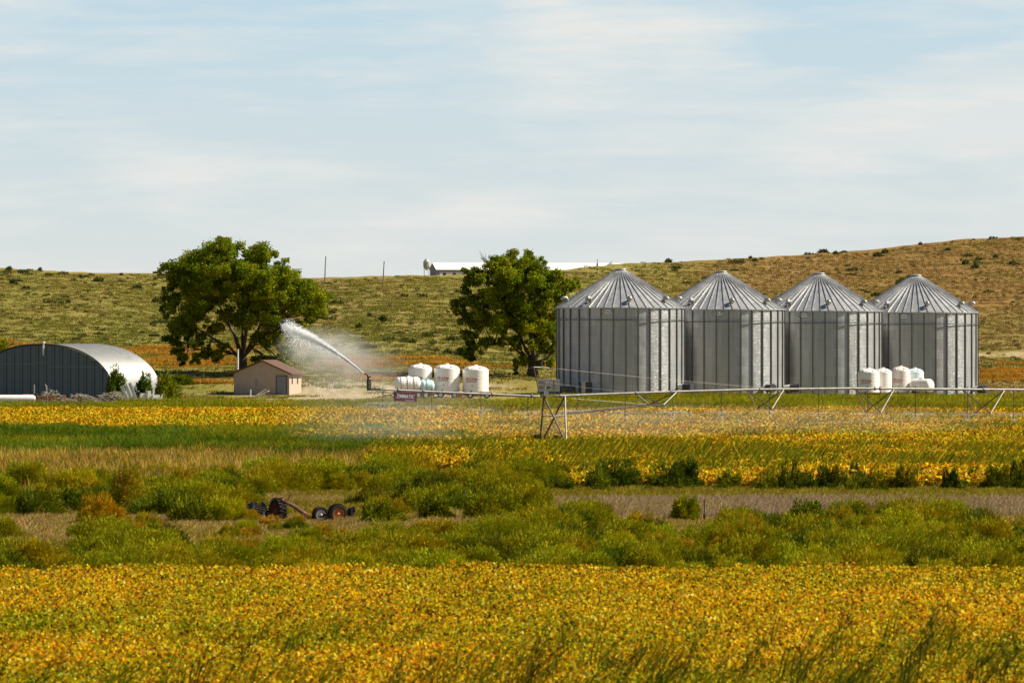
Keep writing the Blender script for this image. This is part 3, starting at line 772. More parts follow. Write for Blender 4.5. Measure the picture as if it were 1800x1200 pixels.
T1 = [(385,440,20),(346,455,19),(322,472,18),(300,482,15),(415,438,16),(453,443,18),(494,476,15),(478,452,9),(360,480,22),(398,472,22),(438,478,22),(470,492,20),
      (512,492,17),(535,508,18),(560,522,17),(553,545,15),(528,535,17),(497,520,20),(460,520,22),(420,512,18),(378,512,18),(336,508,19),(302,528,16),(296,545,12),(350,540,20),
      (322,572,18),(302,592,13),(312,612,11),(340,598,16),(322,632,9),(362,618,13),(380,632,12),(350,628,9),(430,560,20),(475,555,20),(505,575,16),(528,565,10),(545,562,9),
      (455,590,15),(478,600,14),(500,615,13),(488,635,11),(506,640,9),(452,632,10),(398,550,16),(375,575,13),(395,610,10),(296,505,9),(445,540,16),(310,495,12)]
make_tree('cottonwood_tree', 'largest broad spreading green tree standing behind the small pink house', 426, 660, 948, T1, 628, 0.62,
          [([(412, 590, 0.3), (398, 560, 0), (378, 520, -1), (350, 480, -1)], .36), ([(432, 590, -1), (436, 545, -1), (438, 490, -1), (455, 450, 0)], .34),
           ([(445, 595, 1), (462, 560, 1.5), (500, 520, 1.5), (540, 510, 1)], .30), ([(405, 612, -1), (375, 595, -1.5), (335, 570, -1), (300, 540, -1)], .27),
           ([(425, 570, 2.5), (415, 520, 3), (400, 460, 3)], .27), ([(455, 600, -2), (480, 575, -3), (500, 560, -3)], .22), ([(400, 618, 1), (365, 612, 2), (330, 605, 2)], .18)],
          (430, 530), (152, 118), 3, yellow=(422, 455))
T2 = [(866,462,16),(905,456,14),(932,450,10),(885,472,19),(925,472,18),(955,470,13),(972,488,15),(1000,500,11),(1008,508,7),(990,515,14),(826,476,11),(822,492,10),(820,508,8),(848,490,16),(892,498,20),(935,500,20),
      (965,515,17),(808,532,12),(802,545,7),(832,528,15),(868,525,18),(905,532,20),(945,535,18),(978,545,13),(822,562,15),(848,565,17),(882,568,18),(920,572,18),(955,575,17),(975,585,10),
      (822,595,13),(812,618,10),(835,612,12),(850,600,10),(828,632,6),(905,600,13),(938,602,14),(915,635,11),(908,648,7),(962,618,13),(965,640,9),(952,640,8),(975,605,9),(880,600,9),(856,515,12)]
make_tree('cottonwood_tree', 'smaller green tree with a bare twig on top standing left of the grain bins', 936, 663, 948, T2, 636, 0.66,
          [([(918, 600, 0), (905, 570, 0), (880, 520, -1), (860, 480, -1)], .34), ([(935, 590, -1), (935, 540, -1), (925, 480, 0)], .33),
           ([(955, 600, 1), (968, 560, 1), (985, 515, 1)], .28), ([(905, 612, -1), (880, 585, -1.5), (835, 540, -1)], .24),
           ([(960, 630, -1), (975, 615, -1), (985, 600, -1)], .2), ([(905, 605, 1), (870, 605, 1.6), (825, 618, 1)], .16), ([(930, 570, 2), (905, 520, 2.5), (900, 470, 2)], .24)],
          (905, 545), (108, 105), 5, dead=(850, 450))

# ------------------------------------------------------------------ GRAIN BINS
BR, BH = 7.31, 9.85
def text_mb(body, size, shear=0.0, extrude=0.0, bold=0.0):
    cu = bpy.data.curves.new('t', 'FONT'); cu.body = body; cu.size = size; cu.shear = shear; cu.extrude = extrude
    cu.align_x = 'CENTER'; cu.align_y = 'CENTER'; cu.offset = bold; cu.resolution_u = 3
    o = bpy.data.objects.new('t', cu); COL.objects.link(o)
    bpy.context.view_layer.update()
    me = bpy.data.meshes.new_from_object(o)
    vs = [tuple(v.co) for v in me.vertices]; fs = [tuple(p.vertices) for p in me.polygons]
    bpy.data.objects.remove(o); bpy.data.meshes.remove(me); bpy.data.curves.remove(cu)
    return vs, fs
def bend(vs, Rr, ang0, z0, thick=0.0):
    out = []
    for (u, v, w) in vs:
        a = ang0 + u/Rr; r = Rr + w + thick
        out.append((r*math.sin(a), -r*math.cos(a), z0 + v))
    return out
def bin_parts():
    rgl = random.Random(3)
    # wall
    w = MB(); nseg, rows, per = 128, 9, 60       # real corrugation: rows x 10 waves, 6 steps each
    na_ = nseg; nz = rows*per
    zz_ = np.arange(nz+1)/nz*BH; rr_ = BR - 0.0075 + 0.0075*np.cos(2*PI*np.arange(nz+1)/6.0)
    aa_ = 2*PI*np.arange(na_)/na_
    VV = np.stack([np.outer(rr_, np.sin(aa_)), -np.outer(rr_, np.cos(aa_)), np.outer(zz_, np.ones(na_))], -1).reshape(-1, 3)
    ii, kk = np.meshgrid(np.arange(nz), np.arange(na_), indexing='ij'); ii = ii.ravel(); kk = kk.ravel(); k2 = (kk+1) % na_
    FQ = np.stack([ii*na_+kk, ii*na_+k2, (ii+1)*na_+k2, (ii+1)*na_+kk], 1)
    wall = np_mesh('wall', VV, FQ, None, M['steel'])
    fa = wall.attributes.new('col', 'FLOAT_COLOR', 'FACE'); cc = np.ones((len(FQ), 4), np.float32)
    tbl = np.array([[(1.12 if j_ == 8 else 1.0)*random.Random(q_*7).uniform(.88, 1.04)*random.Random(j_*31+q_*7).uniform(0.95, 1.02) for q_ in range(16)] for j_ in range(rows)])
    jr = ii//per; cc[:, :3] = tbl[jr, ((kk+4*(jr % 2))//8) % 16][:, None]
    fa.data.foreach_set('color', cc.ravel()); wall.polygons.foreach_set('use_smooth', [True]*len(wall.polygons))
    # smooth by custom normals: flat facets of 192 segments read as round
    st = MB(); st.box(-0.06, -BR-0.13, 0, 0.06, -BR-0.002, BH-0.02)
    stiff = st.mesh('wall_post', M['rib'])
    # roof
    r = MB(); r0, r1, z0, z1 = BR+0.14, 0.86, BH-0.02, BH-0.02+4.08
    nr = 48; steps = [0, .25, .5, .75, 1]
    for k in range(nr):
        a0 = 2*PI*k/nr; a1 = 2*PI*(k+1)/nr; tt = random.Random(k*5).uniform(.9, 1.08)
        for j in range(4):
            f0, f1 = steps[j], steps[j+1]
            ra, rb = r0+(r1-r0)*f0, r0+(r1-r0)*f1; za, zb = z0+(z1-z0)*f0 - j*0.012, z0+(z1-z0)*f1 - j*0.012
            tj = tt*random.Random(k*9+j).uniform(.95, 1.05)
            r.add([(ra*math.sin(a0), -ra*math.cos(a0), za), (ra*math.sin(a1), -ra*math.cos(a1), za), (rb*math.sin(a1), -rb*math.cos(a1), zb), (rb*math.sin(a0), -rb*math.cos(a0), zb)], [(0,1,2,3)], (tj, tj, tj))
    r.lathe([(r0, z0), (r0, z0-0.10)], 96, col=(1, 1, 1))
    for k in range(nr):          # standing ribs
        a = 2*PI*k/nr; sl = Vector((r1-r0, 0, z1-z0)); L = sl.length; th = math.atan2(z1-z0, r0-r1)
        Mx = Matrix.Rotation(a, 4, 'Z') @ Matrix.Translation((0, -r0, z0)) @ Matrix.Rotation(th, 4, 'X')
        r.box(-0.045, 0, -0.01, 0.045, L*(1 if k % 2 == 0 else 0.985), 0.085, (0.95, 0.95, 0.95), Mx)
    roof = r.mesh('roof', M['roof_steel'])
    c = MB(); c.lathe([(1.0, z1-0.14), (0.98, z1-0.02), (0.62, z1+0.22), (0.60, z1+0.30), (0.68, z1+0.30), (0.66, z1+0.36), (0.02, z1+0.42)], 32)
    cap = c.mesh('roof_cap', M['roof_lid'])
    ring = MB(); ring.lathe([(BR+0.10, BH-1.47), (BR+0.16, BH-1.47), (BR+0.16, BH-1.39), (BR+0.10, BH-1.39), (BR+0.10, BH-1.47)], 96)
    ringm = ring.mesh('wind_ring', M['rib'])
    v = MB(); rr = 6.35; zz = z0 + (z1-z0)*(r0-rr)/(r0-r1)
    v.tube([(0, -rr, zz-0.1), (0, -rr, zz+0.28), (0, -rr-0.14, zz+0.46), (0, -rr-0.42, zz+0.42), (0, -rr-0.60, zz+0.20)], [.19, .19, .21, .23, .28], 10)
    vent = v.mesh('roof_vent', M['galv'], True)
    pl = MB(); n = 28
    pts = [(0.74*math.cos(2*PI*i/n), 0.30*math.sin(2*PI*i/n), 0) for i in range(n)]
    vs = bend(pts, BR, 0, 0, 0.115); vs2 = bend(pts, BR, 0, 0, 0.05)
    pl.add(vs+vs2, [tuple(range(n))] + [(i, i+n, (i+1) % n+n, (i+1) % n) for i in range(n)])
    plate = pl.mesh('badge', M['badge_white'])
    tv, tf = text_mb('SIOUX', 0.44, 0, 0, 0.004)
    tx = MB(); tx.add(bend(tv, BR, 0, 0, 0.122), tf)
    rm = [(0.74*math.cos(2*PI*i/n), 0.30*math.sin(2*PI*i/n), 0) for i in range(n)]; ri = [(0.69*math.cos(2*PI*i/n), 0.255*math.sin(2*PI*i/n), 0) for i in range(n)]
    tx.add(bend(rm+ri, BR, 0, 0, 0.120), [(i, (i+1) % n, (i+1) % n+n, i+n) for i in range(n)])
    letters = tx.mesh('lettering', M['black'])
    return wall, stiff, roof, cap, ringm, vent, plate, letters
M['badge_white'] = simple('white_enamel', (0.9, 0.9, 0.88), 0.4)
M['roof_lid'] = simple('bin_roof_cap_steel', (0.55, 0.53, 0.47), 0.4, 0.7)
WALL, STIFF, ROOF, CAP, RING, VENT, PLATE, LETTERS = bin_parts()
def ob(name, me, parent, rz=0.0, loc=(0, 0, 0)):
    o = bpy.data.objects.new(name, me); o.rotation_euler = (0, 0, rz); o.location = loc; return link(o, parent)
for px, d, yb, badge, rot, lab in (
    (1091, 899, 691, -12.4, 0, 'galvanised steel grain bin nearest the trees, with the whole round wall showing'),
    (1268, 908.8, 692.5, -5.7, 0.02, 'galvanised steel grain bin second from the trees'),
    (1440, 918.6, 693.5, -15.5, -0.015, 'galvanised steel grain bin third from the trees, partly behind the white tanks at its right'),
    (1610, 928.4, 694.5, -14.4, 0.01, 'galvanised steel grain bin farthest right, behind the white and pale blue tanks')):
    b = empty('grain_bin', (xat(px, d), d, zat(yb, d))); b.rotation_euler = (0, 0, rot)
    tag(b, lab, 'grain bin', 'row of galvanised steel grain bins')
    ob('wall', WALL, b)
    for k in range(32): ob('wall_post', STIFF, b, 2*PI*(k+0.35)/32)
    rf = ob('roof', ROOF, b); ob('roof_cap', CAP, rf)
    for k in range(8): ob('roof_vent', VENT, b, R(-76 + 42*k) if k < 5 else R(134 + 38*(k-5)))
    ob('wind_ring', RING, b)
    bd = ob('badge', PLATE, b, R(badge), (0, 0, BH-0.52)); ob('lettering', LETTERS, bd)
    # aeration fan at the foot
    for fa in ((62,) if px < 1200 else (38, 78) if px < 1300 else (62,)):
        a = R(fa); e = Vector((math.sin(a), -math.cos(a), 0))
        fm = MB(); p0 = e*(BR+0.05)+Vector((0, 0, .75)); p1 = e*(BR+0.8)+Vector((0, 0, .75)); fm.tube([p0, p1], [.28, .42], 14)
        fn = fm.build('fan_duct', M['offwhite'], b, False)
        f2 = MB(); p2 = p1 + Vector((-0.9, -0.15, 0))*0.05; p3 = p1 + e*1.0; f2.tube([p1, p3], .46, 16); f2.tube([p3, p3+e*.06], [.52, .52], 16)
        f2.box(p1.x-.1, p1.y-.3, .0, p1.x+.1, p1.y+.3, .4)
        f2.build('fan', M['darkmetal'], fn)

# ------------------------------------------------------------------ TANKS AND TRAILERS
def logo(parent, Rr, ang, z, width, part='lettering'):
    tv, tf = text_mb('Hi-Line', 0.52, 0.35, 0, 0.012)
    w = max(v[0] for v in tv) - min(v[0] for v in tv); k = width/w
    tv = [(v[0]*k, v[1]*k*1.1, v[2]) for v in tv]
    m = MB(); m.add(bend(tv, Rr, ang, z, 0.012), tf); m.build('lettering', M['red'], parent)
    g = MB(); n = 10; pts = [(-width*.46+width*.92*i/n, -0.02, 0) for i in range(n+1)] + [(-width*.46+width*.92*i/n, 0.05, 0) for i in range(n+1)]
    g.add(bend(pts, Rr, ang, z-0.30, 0.012), [(i, i+1, i+2+n, i+1+n) for i in range(n)]); g.build('stripe', M['green'], parent)
def vtank(px, d, ytop, ybot, wpx, label, mat='white', txt=None, tone=None, group='upright tanks', rz=0.0):
    s = F/d; Rr = wpx/s/2; H = (ybot-ytop)/s
    t = empty('storage_tank', (xat(px, d), d, zat(ybot, d)), rz); tag(t, label, 'tank', group)
    m = MB(); prof = [(Rr-.08, 0), (Rr, .06)]
    nb = 6; hb = H*0.85
    for i in range(nb):
        z = .06 + (hb-.06)*i/nb; prof += [(Rr, z+.03), (Rr, z + (hb-.06)/nb-.05), (Rr-.004, z+(hb-.06)/nb-.02)]
    prof += [(Rr, hb), (Rr-.04, hb+.06), (Rr*.82, hb+(H-hb)*.55), (Rr*.55, H-.05), (Rr*.25, H), (0.001, H+.01)]
    m.lathe(prof, 48); o = m.build('tank_body', M[mat], t); smooth_by_angle(o, 30)
    l = MB(); l.lathe([(.24, H-.02), (.24, H+.09), (.2, H+.12), (.001, H+.13)], 16); l.build('lid', M[mat], t)
    # moulded step lugs on the shoulder
    for an in (-.7, .5):
        q = MB(); Mx = Matrix.Rotation(an, 4, 'Z'); q.box(-.16, -Rr*.93, hb-.05, .16, -Rr*.55, hb+(H-hb)*.62, None, Mx); q.build('shoulder_lug', M[mat], t)
    v = MB(); v.tube([(-Rr*.35, -Rr*.93, .12), (-Rr*.35, -Rr*.93-.16, .12)], .07, 8); v.tube([(-Rr*.35, -Rr*.93-.16, .12), (-Rr*.35, -Rr*.93-.16, -.1)], .045, 8); v.build('outlet_valve', M['dark'], t)
    p = MB(); tv = [(-.09, -.05, 0), (.09, -.05, 0), (.09, .05, 0), (-.09, .05, 0)]; p.add(bend(tv, Rr, -.25, H*.25, .012), [(0, 1, 2, 3)]); p.build('plate', M['galv_dull'], t)
    if txt: logo(t, Rr, txt, H*0.5, min(1.5, Rr*1.05))
    return t
def htank(px0, px1, d, ytop, ybot, label, mat='white', rz=0.0, bands=3, bandmat='galv_dull', group='horizontal tanks'):
    s = F/d; L = (px1-px0)/s/max(.5, math.cos(rz)); Rr = (ybot-ytop)/s/2
    if abs(rz) > .5: L = (px1-px0)/s*1.05
    t = empty('leg_tank', (xat((px0+px1)/2, d), d, zat(ybot, d)), rz); tag(t, label, 'tank', group)
    Mx = Matrix.Translation((0, 0, Rr)) @ Matrix.Rotation(PI/2, 4, 'Y')
    m = MB(); h = L/2; prof = [(.001, -h), (Rr*.45, -h+.03), (Rr*.8, -h+.12), (Rr*.97, -h+.3)]
    for i in range(1, 6):
        z = -h+.3+(2*h-.6)*i/6; prof += [(Rr, z-.06), (Rr-.007, z-.03), (Rr-.007, z+.03), (Rr, z+.06)]
    prof += [(Rr*.97, h-.3), (Rr*.8, h-.12), (Rr*.45, h-.03), (.001, h)]
    m.lathe(prof, 36, Mx); o = m.build('tank_body', M[mat], t); smooth_by_angle(o, 40)
    l = MB(); l.lathe([(.22, 2*Rr-.03), (.22, 2*Rr+.10), (.001, 2*Rr+.12)], 14); l.build('lid', M[mat], t)
    for i in range(bands):
        z = -h + 2*h*(i+1)/(bands+1) - .15*(1)
        q = MB(); q.lathe([(Rr+.012, z-.04), (Rr+.03, z-.04), (Rr+.03, z+.04), (Rr+.012, z+.04)], 36, Mx); q.build('steel_band', M[bandmat], t)
    q = MB()
    for sx in (-h*.6, h*.6): q.box(sx-.1, -Rr*.7, -.02, sx+.1, Rr*.7, Rr*.35)
    q.build('saddle', M['darkmetal'], t)
    return t
def trailer(px0, px1, d, ytop, label, wheels, depth=2.4):
    s = F/d; L = (px1-px0)/s; zt = zat(ytop, d); x0 = xat(px0, d); gz0 = g1(x0+L/2, d)
    t = empty('flatbed_trailer', (x0+L/2, d, gz0)); tag(t, label, 'trailer', 'flatbed trailers under the tanks')
    h = zt-gz0
    m = MB(); m.box(-L/2, -depth/2, h-.14, L/2, depth/2, h-.004); m.box(-L/2, -depth/2+.3, h-.32, L/2, -depth/2+.42, h-.14); m.box(-L/2, depth/2-.42, h-.32, L/2, depth/2-.3, h-.14)
    for i in range(5): m.box(-L/2+.1+i*(L-.3)/4, -depth/2+.02, h-.24, -L/2+.2+i*(L-.3)/4, depth/2-.02, h-.145)
    m.build('deck', M['greywood'], t)
    g = MB(); g.box(-L/2-1.0, -.06, h-.45, -L/2, .06, h-.33); g.tube([(-L/2-.8, 0, h-.4), (-L/2-.8, 0, 0)], .04, 6); g.build('tongue', M['darkmetal'], t)
    wr = min(.42, h*.52)
    for wx in wheels:
        for sy in (-1, 1):
            Mx = Matrix.Translation(((wx-.5)*L, sy*(depth/2-.16), wr)) @ Matrix.Rotation(PI/2, 4, 'X')
            q = MB(); q.lathe([(wr*.55, -.12), (wr*.9, -.12), (wr, -.08), (wr, .08), (wr*.9, .12), (wr*.55, .12)], 20, Mx); w = q.build('wheel', M['dark'], t)
            q = MB(); q.lathe([(.001, -.06), (wr*.5, -.10), (wr*.56, -.11), (wr*.56, .11), (wr*.5, .10), (.001, .06)], 16, Mx); q.build('rim', M['offwhite'], w)
    return t
G1, G2 = 'tanks beside the pink house yard', 'tanks in front of the right grain bins'
trailer(690, 764, 874, 688.5, 'flatbed trailer under the lying white tank and the small teal tank', (.3, .62, .8))
trailer(763, 811, 877, 688, 'flatbed trailer under the middle of the three upright white tanks', (.25, .75))
trailer(811, 864, 877, 689.5, 'flatbed trailer under the upright white tank nearest the second tree', (.3, .85))
vtank(738.5, 877.2, 640, 686.5, 41.5, 'upright white tank with red lettering behind the lying white tank', 'white', -.32, group=G1)
bpy.context.view_layer.update()
vtank(785.5, 877, 640.5, 687.5, 44.5, 'upright white tank, middle one of the three with red lettering', 'white', -.38, group=G1)
vtank(836, 877, 643, 689, 45.5, 'upright white tank nearest the second tree, rightmost of the three', 'white', -.40, group=G1)
htank(694, 739, 874, 662, 688, 'lying white tank with three dark bands above the maroon sign', 'white', .22, 3, group=G1)
htank(737, 763, 874.3, 667.5, 688, 'small pale teal lying tank between the white tanks', 'teal', .3, 1, group=G1)
trailer(1505, 1570, 893, 690, 'flatbed trailer under the pair of upright white tanks at right', (.3, .8))
trailer(1574, 1646, 898, 690, 'flatbed trailer under the pinkish, pale blue and lying tanks', (.2, .75, .9), 3.4)
vtank(1527, 892.3, 648, 690, 37.5, 'upright white lettered tank farthest left of the right group', 'white', -.35, group=G2)
vtank(1552, 894.6, 647.5, 690, 31, 'plain upright white tank wedged between the lettered white and the pinkish tank', 'white', group=G2)
vtank(1583, 897.6, 644.5, 690, 34, 'upright pinkish white tank with red lettering in the right group', 'pinkish', -.45, group=G2)
vtank(1608, 899.6, 647.5, 690, 32, 'pale blue upright tank behind the lying white tank', 'paleblue', group=G2)
htank(1600, 1641, 896.6, 665.5, 690, 'lying white tank with its end facing left at the right end of the tank group', 'white', -.62, 2, 'offwhite', group=G2)
bx_ = MB(); bx_.box(-.3, -.3, 0, .3, .3, .55); bx_.box(-.33, -.33, .55, .33, .33, .6); bx_.tube([(.1, .1, .6), (.1, .1, .8)], .04, 6)
o = bx_.build('rusty_box', M['rust'], None, loc=(xat(808, 872), 872, g1(xat(808, 872), 872))); tag(o, 'small rust red box on the ground between two tank trailers', 'box')

# ------------------------------------------------------------------ EQUIPMENT BESIDE FIRST BIN
def placed_box(name, px0, px1, ytop, ybot, d, depth, label, cat_, mat, extra=None):
    x0, x1 = xat(px0, d), xat(px1, d); zt, zb = zat(ytop, d), zat(ybot, d)
    e = empty(name, ((x0+x1)/2, d, zb)); tag(e, label, cat_)
    w = (x1-x0)/2; h = zt-zb
    m = MB(); m.box(-w, 0, 0, w, depth, h); m.box(-w-.04, -.04, h, w+.04, depth+.04, h+.05); m.build('housing', M[mat], e)
    return e, w, h
e, w, h = placed_box('control_cabinet', 945, 984, 667.5, 688, 884, 1.6, 'grey metal control cabinet with dark panels left of the first grain bin', 'cabinet', 'cab')if False else (None, 0, 0)
M['cab'] = simple('grey_cabinet_paint', (0.42, 0.42, 0.40), 0.5)
e, w, h = placed_box('control_cabinet', 945, 984, 667.5, 688, 884, 1.6, 'grey metal control cabinet with dark panels left of the first grain bin', 'cabinet', 'cab')
for (a, b_, c, dd, mt) in ((-.75, .28, -.38, .62, 'galv_dull'), (-.15, .35, .1, .55, 'darkmetal'), (.35, .1, .42, 1.2, 'rust'), (-.8, .9, -.35, 1.08, 'galv_dull')):
    q = MB(); q.box(w*a*1.2, -.03, b_, w*c*1.2 if c > a else w*a*1.2+.2, -.003, dd); q.build('panel', M[mt], e)
q = MB(); q.box(-w-.05, .02, -.55, w+.05, 1.55, -.003); q.build('base_frame', M['darkmetal'], e)
e, w, h = placed_box('fan_house', 984, 1012, 679, 694, 886, 1.8, 'low black equipment box between the grey cabinet and the first bin', 'equipment box', 'darkmetal')
q = MB(); q.tube([(-.4, -.05, .5), (-.4, -.25, .5)], .3, 14); q.tube([(.5, -.05, .5), (.5, -.2, .5)], .22, 14); q.build('fan_ring', M['darkmetal'], e)
e, w, h = placed_box('utility_box', 1018, 1041, 672, 694, 887.5, .5, 'dark utility box with a pale upright panel at the foot of the first bin', 'utility box', 'darkmetal')
q = MB(); q.box(-w+.25, -.05, -.02, -w+.72, -.004, h+.15); q.build('pale_panel', M['cab'], e)

# ------------------------------------------------------------------ SMALL PINK HOUSE
def house():
    d = 905; x0 = xat(411, d); zb = zat(692, d); s = F/d
    ang = R(-21); e = empty('small_house', (x0, d, zb), 0); tag(e, 'small pink stucco house with brown gable roof and grey door, below the largest tree', 'house')
    e.rotation_euler = (0, 0, R(-14))
    W = 6.65; D = 5.2; H = 2.35; rise = 1.42; rdg = W*.52
    m = MB()
    # walls as pentagonal prism
    P = [(0, 0, -.1), (W, 0, -.1), (W, 0, H), (rdg, 0, H+rise), (0, 0, H+.02)]
    Q = [(a, D, c) for a, b, c in P]
    m.add(P+Q, [(0, 1, 2, 3, 4), (9, 8, 7, 6, 5), (1, 6, 7, 2), (5, 0, 4, 9)])
    m.build('wall', M['stucco'], e)
    r = MB(); t = .14; o_ = .45
    def slab(xa, za, xb, zb_):
        dx, dz = xb-xa, zb_-za; L = math.hypot(dx, dz); nx, nz = -dz/L*t, dx/L*t
        vs = [(xa, -o_, za), (xb, -o_, zb_), (xb+nx, -o_, zb_+nz), (xa+nx, -o_, za+nz)]; vs += [(a, D+o_, c) for a, b, c in vs]
        r.add(vs, [(0, 1, 2, 3), (7, 6, 5, 4), (0, 4, 5, 1), (1, 5, 6, 2), (2, 6, 7, 3), (3, 7, 4, 0)])
    sL = rise/rdg; sR = rise/(W-rdg)
    slab(-.6, H+.02-.6*sL+.02, rdg, H+rise+.02); slab(rdg+.002, H+rise+.02, W+.42, H-.42*sR+.02)
    r.build('roof', M['roofbrown'], e)
    dr = MB(); dx = 5.15; dr.box(dx, -.05, 0, dx+1.15, -.003, 2.02); fr = dr.build('door', M['doorgrey'], e)
    f = MB(); f.box(dx-.1, -.07, 0, dx-.003, -.003, 2.12); f.box(dx+1.153, -.07, 0, dx+1.25, -.003, 2.12); f.box(dx-.1, -.07, 2.023, dx+1.25, -.003, 2.12); f.build('frame', M['doorframe'], fr)
    k = MB(); k.tube([(dx+1.0, -.06, 1.0), (dx+1.0, -.11, 1.0)], .03, 8); k.build('handle', M['galv'], fr)
    wn = MB(); wn.box(2.62, -.04, .9, 2.82, -.003, 1.75); wn.build('vent_pipe', M['galv_dull'], e)
    for yy in (1.0, 3.3):
        g = MB(); g.box(W+.003, yy, 1.15, W+.03, yy+.45, 1.85); wo = g.build('window', M['doorframe'], e)
        g2 = MB(); g2.box(W+.032, yy+.06, 1.2, W+.04, yy+.39, 1.8); g2.build('pane', M['glass'], wo)
house()
def thing_mb(name, m, mat, px, d, label, cat_, zoff=0.0, rz=0.0, group=None):
    x = xat(px, d); o = m.build(name, M[mat], None, loc=(x, d, g1(x, d)+zoff), rz=rz); tag(o, label, cat_, group); return o
m = MB(); m.tube([(0, 0, 0), (0, 0, .8)], .06, 8); m.tube([(0, 0, .8), (0, 0, .84)], .08, 8); thing_mb('vent_pipe_post', m, 'offwhite', 440.5, 900, 'short white pipe standing in front of the pink house', 'pipe')
m = MB(); m.tube([(0, 0, 0), (.02, 0, 4.3)], [.11, .09], 8); m.tube([(.02, 0, 4.3), (.02, 0, 4.36)], .12, 8); thing_mb('white_post', m, 'offwhite', 418, 922, 'white post rising behind the left roof slope of the pink house', 'post')
for i, (a, b_, c, lab) in enumerate((((-.9, 0, .05), (.25, 0, .75), .055, 'pale timber board leaning highest in the pile beside the house door'), ((-.8, -.1, .03), (.5, -.2, .5), .06, 'pale timber board lying across the front of the pile beside the house'),
                     ((-1.0, -.2, .02), (.1, -.3, .16), .07, 'short pale board flat on the ground at the left of the house pile'), ((-.5, -.1, .05), (.65, 0, .62), .05, 'thin pale board sticking out to the right of the house pile'))):
    m = MB(); aa = Vector(a); bb = Vector(b_); dv = (bb-aa); L = dv.length; q = dv.to_track_quat('X', 'Z').to_matrix().to_4x4()
    m.box(0, -.14, -.05, L, .14, .06, None, Matrix.Translation(aa) @ q); thing_mb('timber_board', m, 'timber', 464, 899, lab, 'board', .12, group='boards beside the house')

# ------------------------------------------------------------------ QUONSET HUT
def quonset():
    d = 872; s = F/d; A = 130/s*1.02; B = 91/s; x = xat(72, d); zb = zat(697, d)
    e = empty('quonset_hut', (x, d, zb), R(-13.5)); tag(e, 'arched metal quonset hut with blue grey ribbed end wall at left', 'quonset hut')
    D = 19.0; n = 64
    # shell with ribbed sheets
    m = MB(); prof = [(A*math.cos(PI*i/n), B*math.sin(PI*i/n)) for i in range(n+1)]
    prof = [(A*math.copysign(abs(math.cos(PI*i/n))**0.92, math.cos(PI*i/n)), B*math.sin(PI*i/n)**0.96) for i in range(n+1)]
    rows = 42
    vs = []; fs = []
    for j in range(rows*2+1):
        y = D*j/(rows*2); k = 1.0 + (0.014 if j % 2 else 0.0)
        vs += [(a*k, y, b*k) for a, b in prof]
    for j in range(rows*2):
        for i in range(n): fs.append((j*(n+1)+i, (j+1)*(n+1)+i, (j+1)*(n+1)+i+1, j*(n+1)+i+1))
    m.add(vs, fs); m.build('shell', M['arcsteel'], e)
    # front wall: vertical trapezoid ribs clipped to arch
    w = MB(); pitch = .93
    def top(xx):
        t = min(1, abs(xx)/A)**(1/0.92); return B*max(0, 1-t*t)**.48
    xx = -A+.03
    cols = []
    while xx < A-.03:
        cols += [(xx, 0.0), (xx+pitch*.30, 0.0), (xx+pitch*.42, -.14), (xx+pitch*.62, -.14), (xx+pitch*.72, 0.0)]; xx += pitch
    cols = [(c, y) for c, y in cols if c < A-.03] + [(A-.03, 0)]
    vs = []; fs = []
    for c, y in cols: vs += [(c, y+.12, 0), (c, y+.12, top(c)*0.5), (c, y+.12, max(.02, top(c)-.05))]
    for i in range(len(cols)-1):
        for k in range(2): fs.append((i*3+k, i*3+3+k, i*3+4+k, i*3+1+k))
    w.add(vs, fs); wl = w.build('end_wall', M['bluesteel'], e)
    # seam rails
    q = MB(); q.box(-A*.78, -.075, B*.62, -A*.08, -.035, B*.62+.05); q.box(A*.1, -.075, B*.575, A*.80, -.035, B*.575+.05); q.box(-A*.08, -.075, B*.65, A*.1, -.035, B*.65+.05); q.build('girt', M['galv_dull'], wl)
    # edge trim arch
    t = MB(); t.tube([(a*1.012, -.02, b*1.012) for a, b in prof], .09, 6); t.build('arch_trim', M['darkmetal'], e)
    c = MB(); cx = .35; c.tube([(cx, -.22, B-1.15), (cx, -.26, B-.2), (cx+.03, -.26, B+.22)], .10, 8); c.tube([(cx+.03, -.26, B+.22), (cx+.03, -.26, B+.34)], [.22, .16], 8); c.build('stove_pipe', M['offwhite'], e)
    # base flare of the sheet at the right
    return e
quonset()
m = MB(); L = 7.0; m.tube([(-L/2, 0, .42), (L/2-.25, 0, .42), (L/2, 0, .42)], [.42, .42, .25], 18)
o = thing_mb('white_pipe', m, 'offwhite', 4, 828, 'long white pipe lying in front of the quonset hut at the left border', 'pipe', .12, .04); smooth_by_angle(o, 50)
m = MB(); m.tube([(0, 0, 0), (.62, 0, 0)], .24, 16); m.tube([(.04, 0, 0), (.08, 0, 0)], .26, 16); m.tube([(.5, 0, 0), (.54, 0, 0)], .26, 16)
thing_mb('oil_drum', m, 'redpaint', 40, 832, 'small red drum lying above the white pipe in front of the hut', 'drum', .75)
m = MB(); m.tube([(0, 0, 0), (1.1, 0, 0)], .25, 12); m.box(-.02, -.3, -.3, 1.12, .3, -.22); thing_mb('black_barrel', m, 'dark', 49, 833, 'black barrel lying right of the red drum', 'barrel', .8)
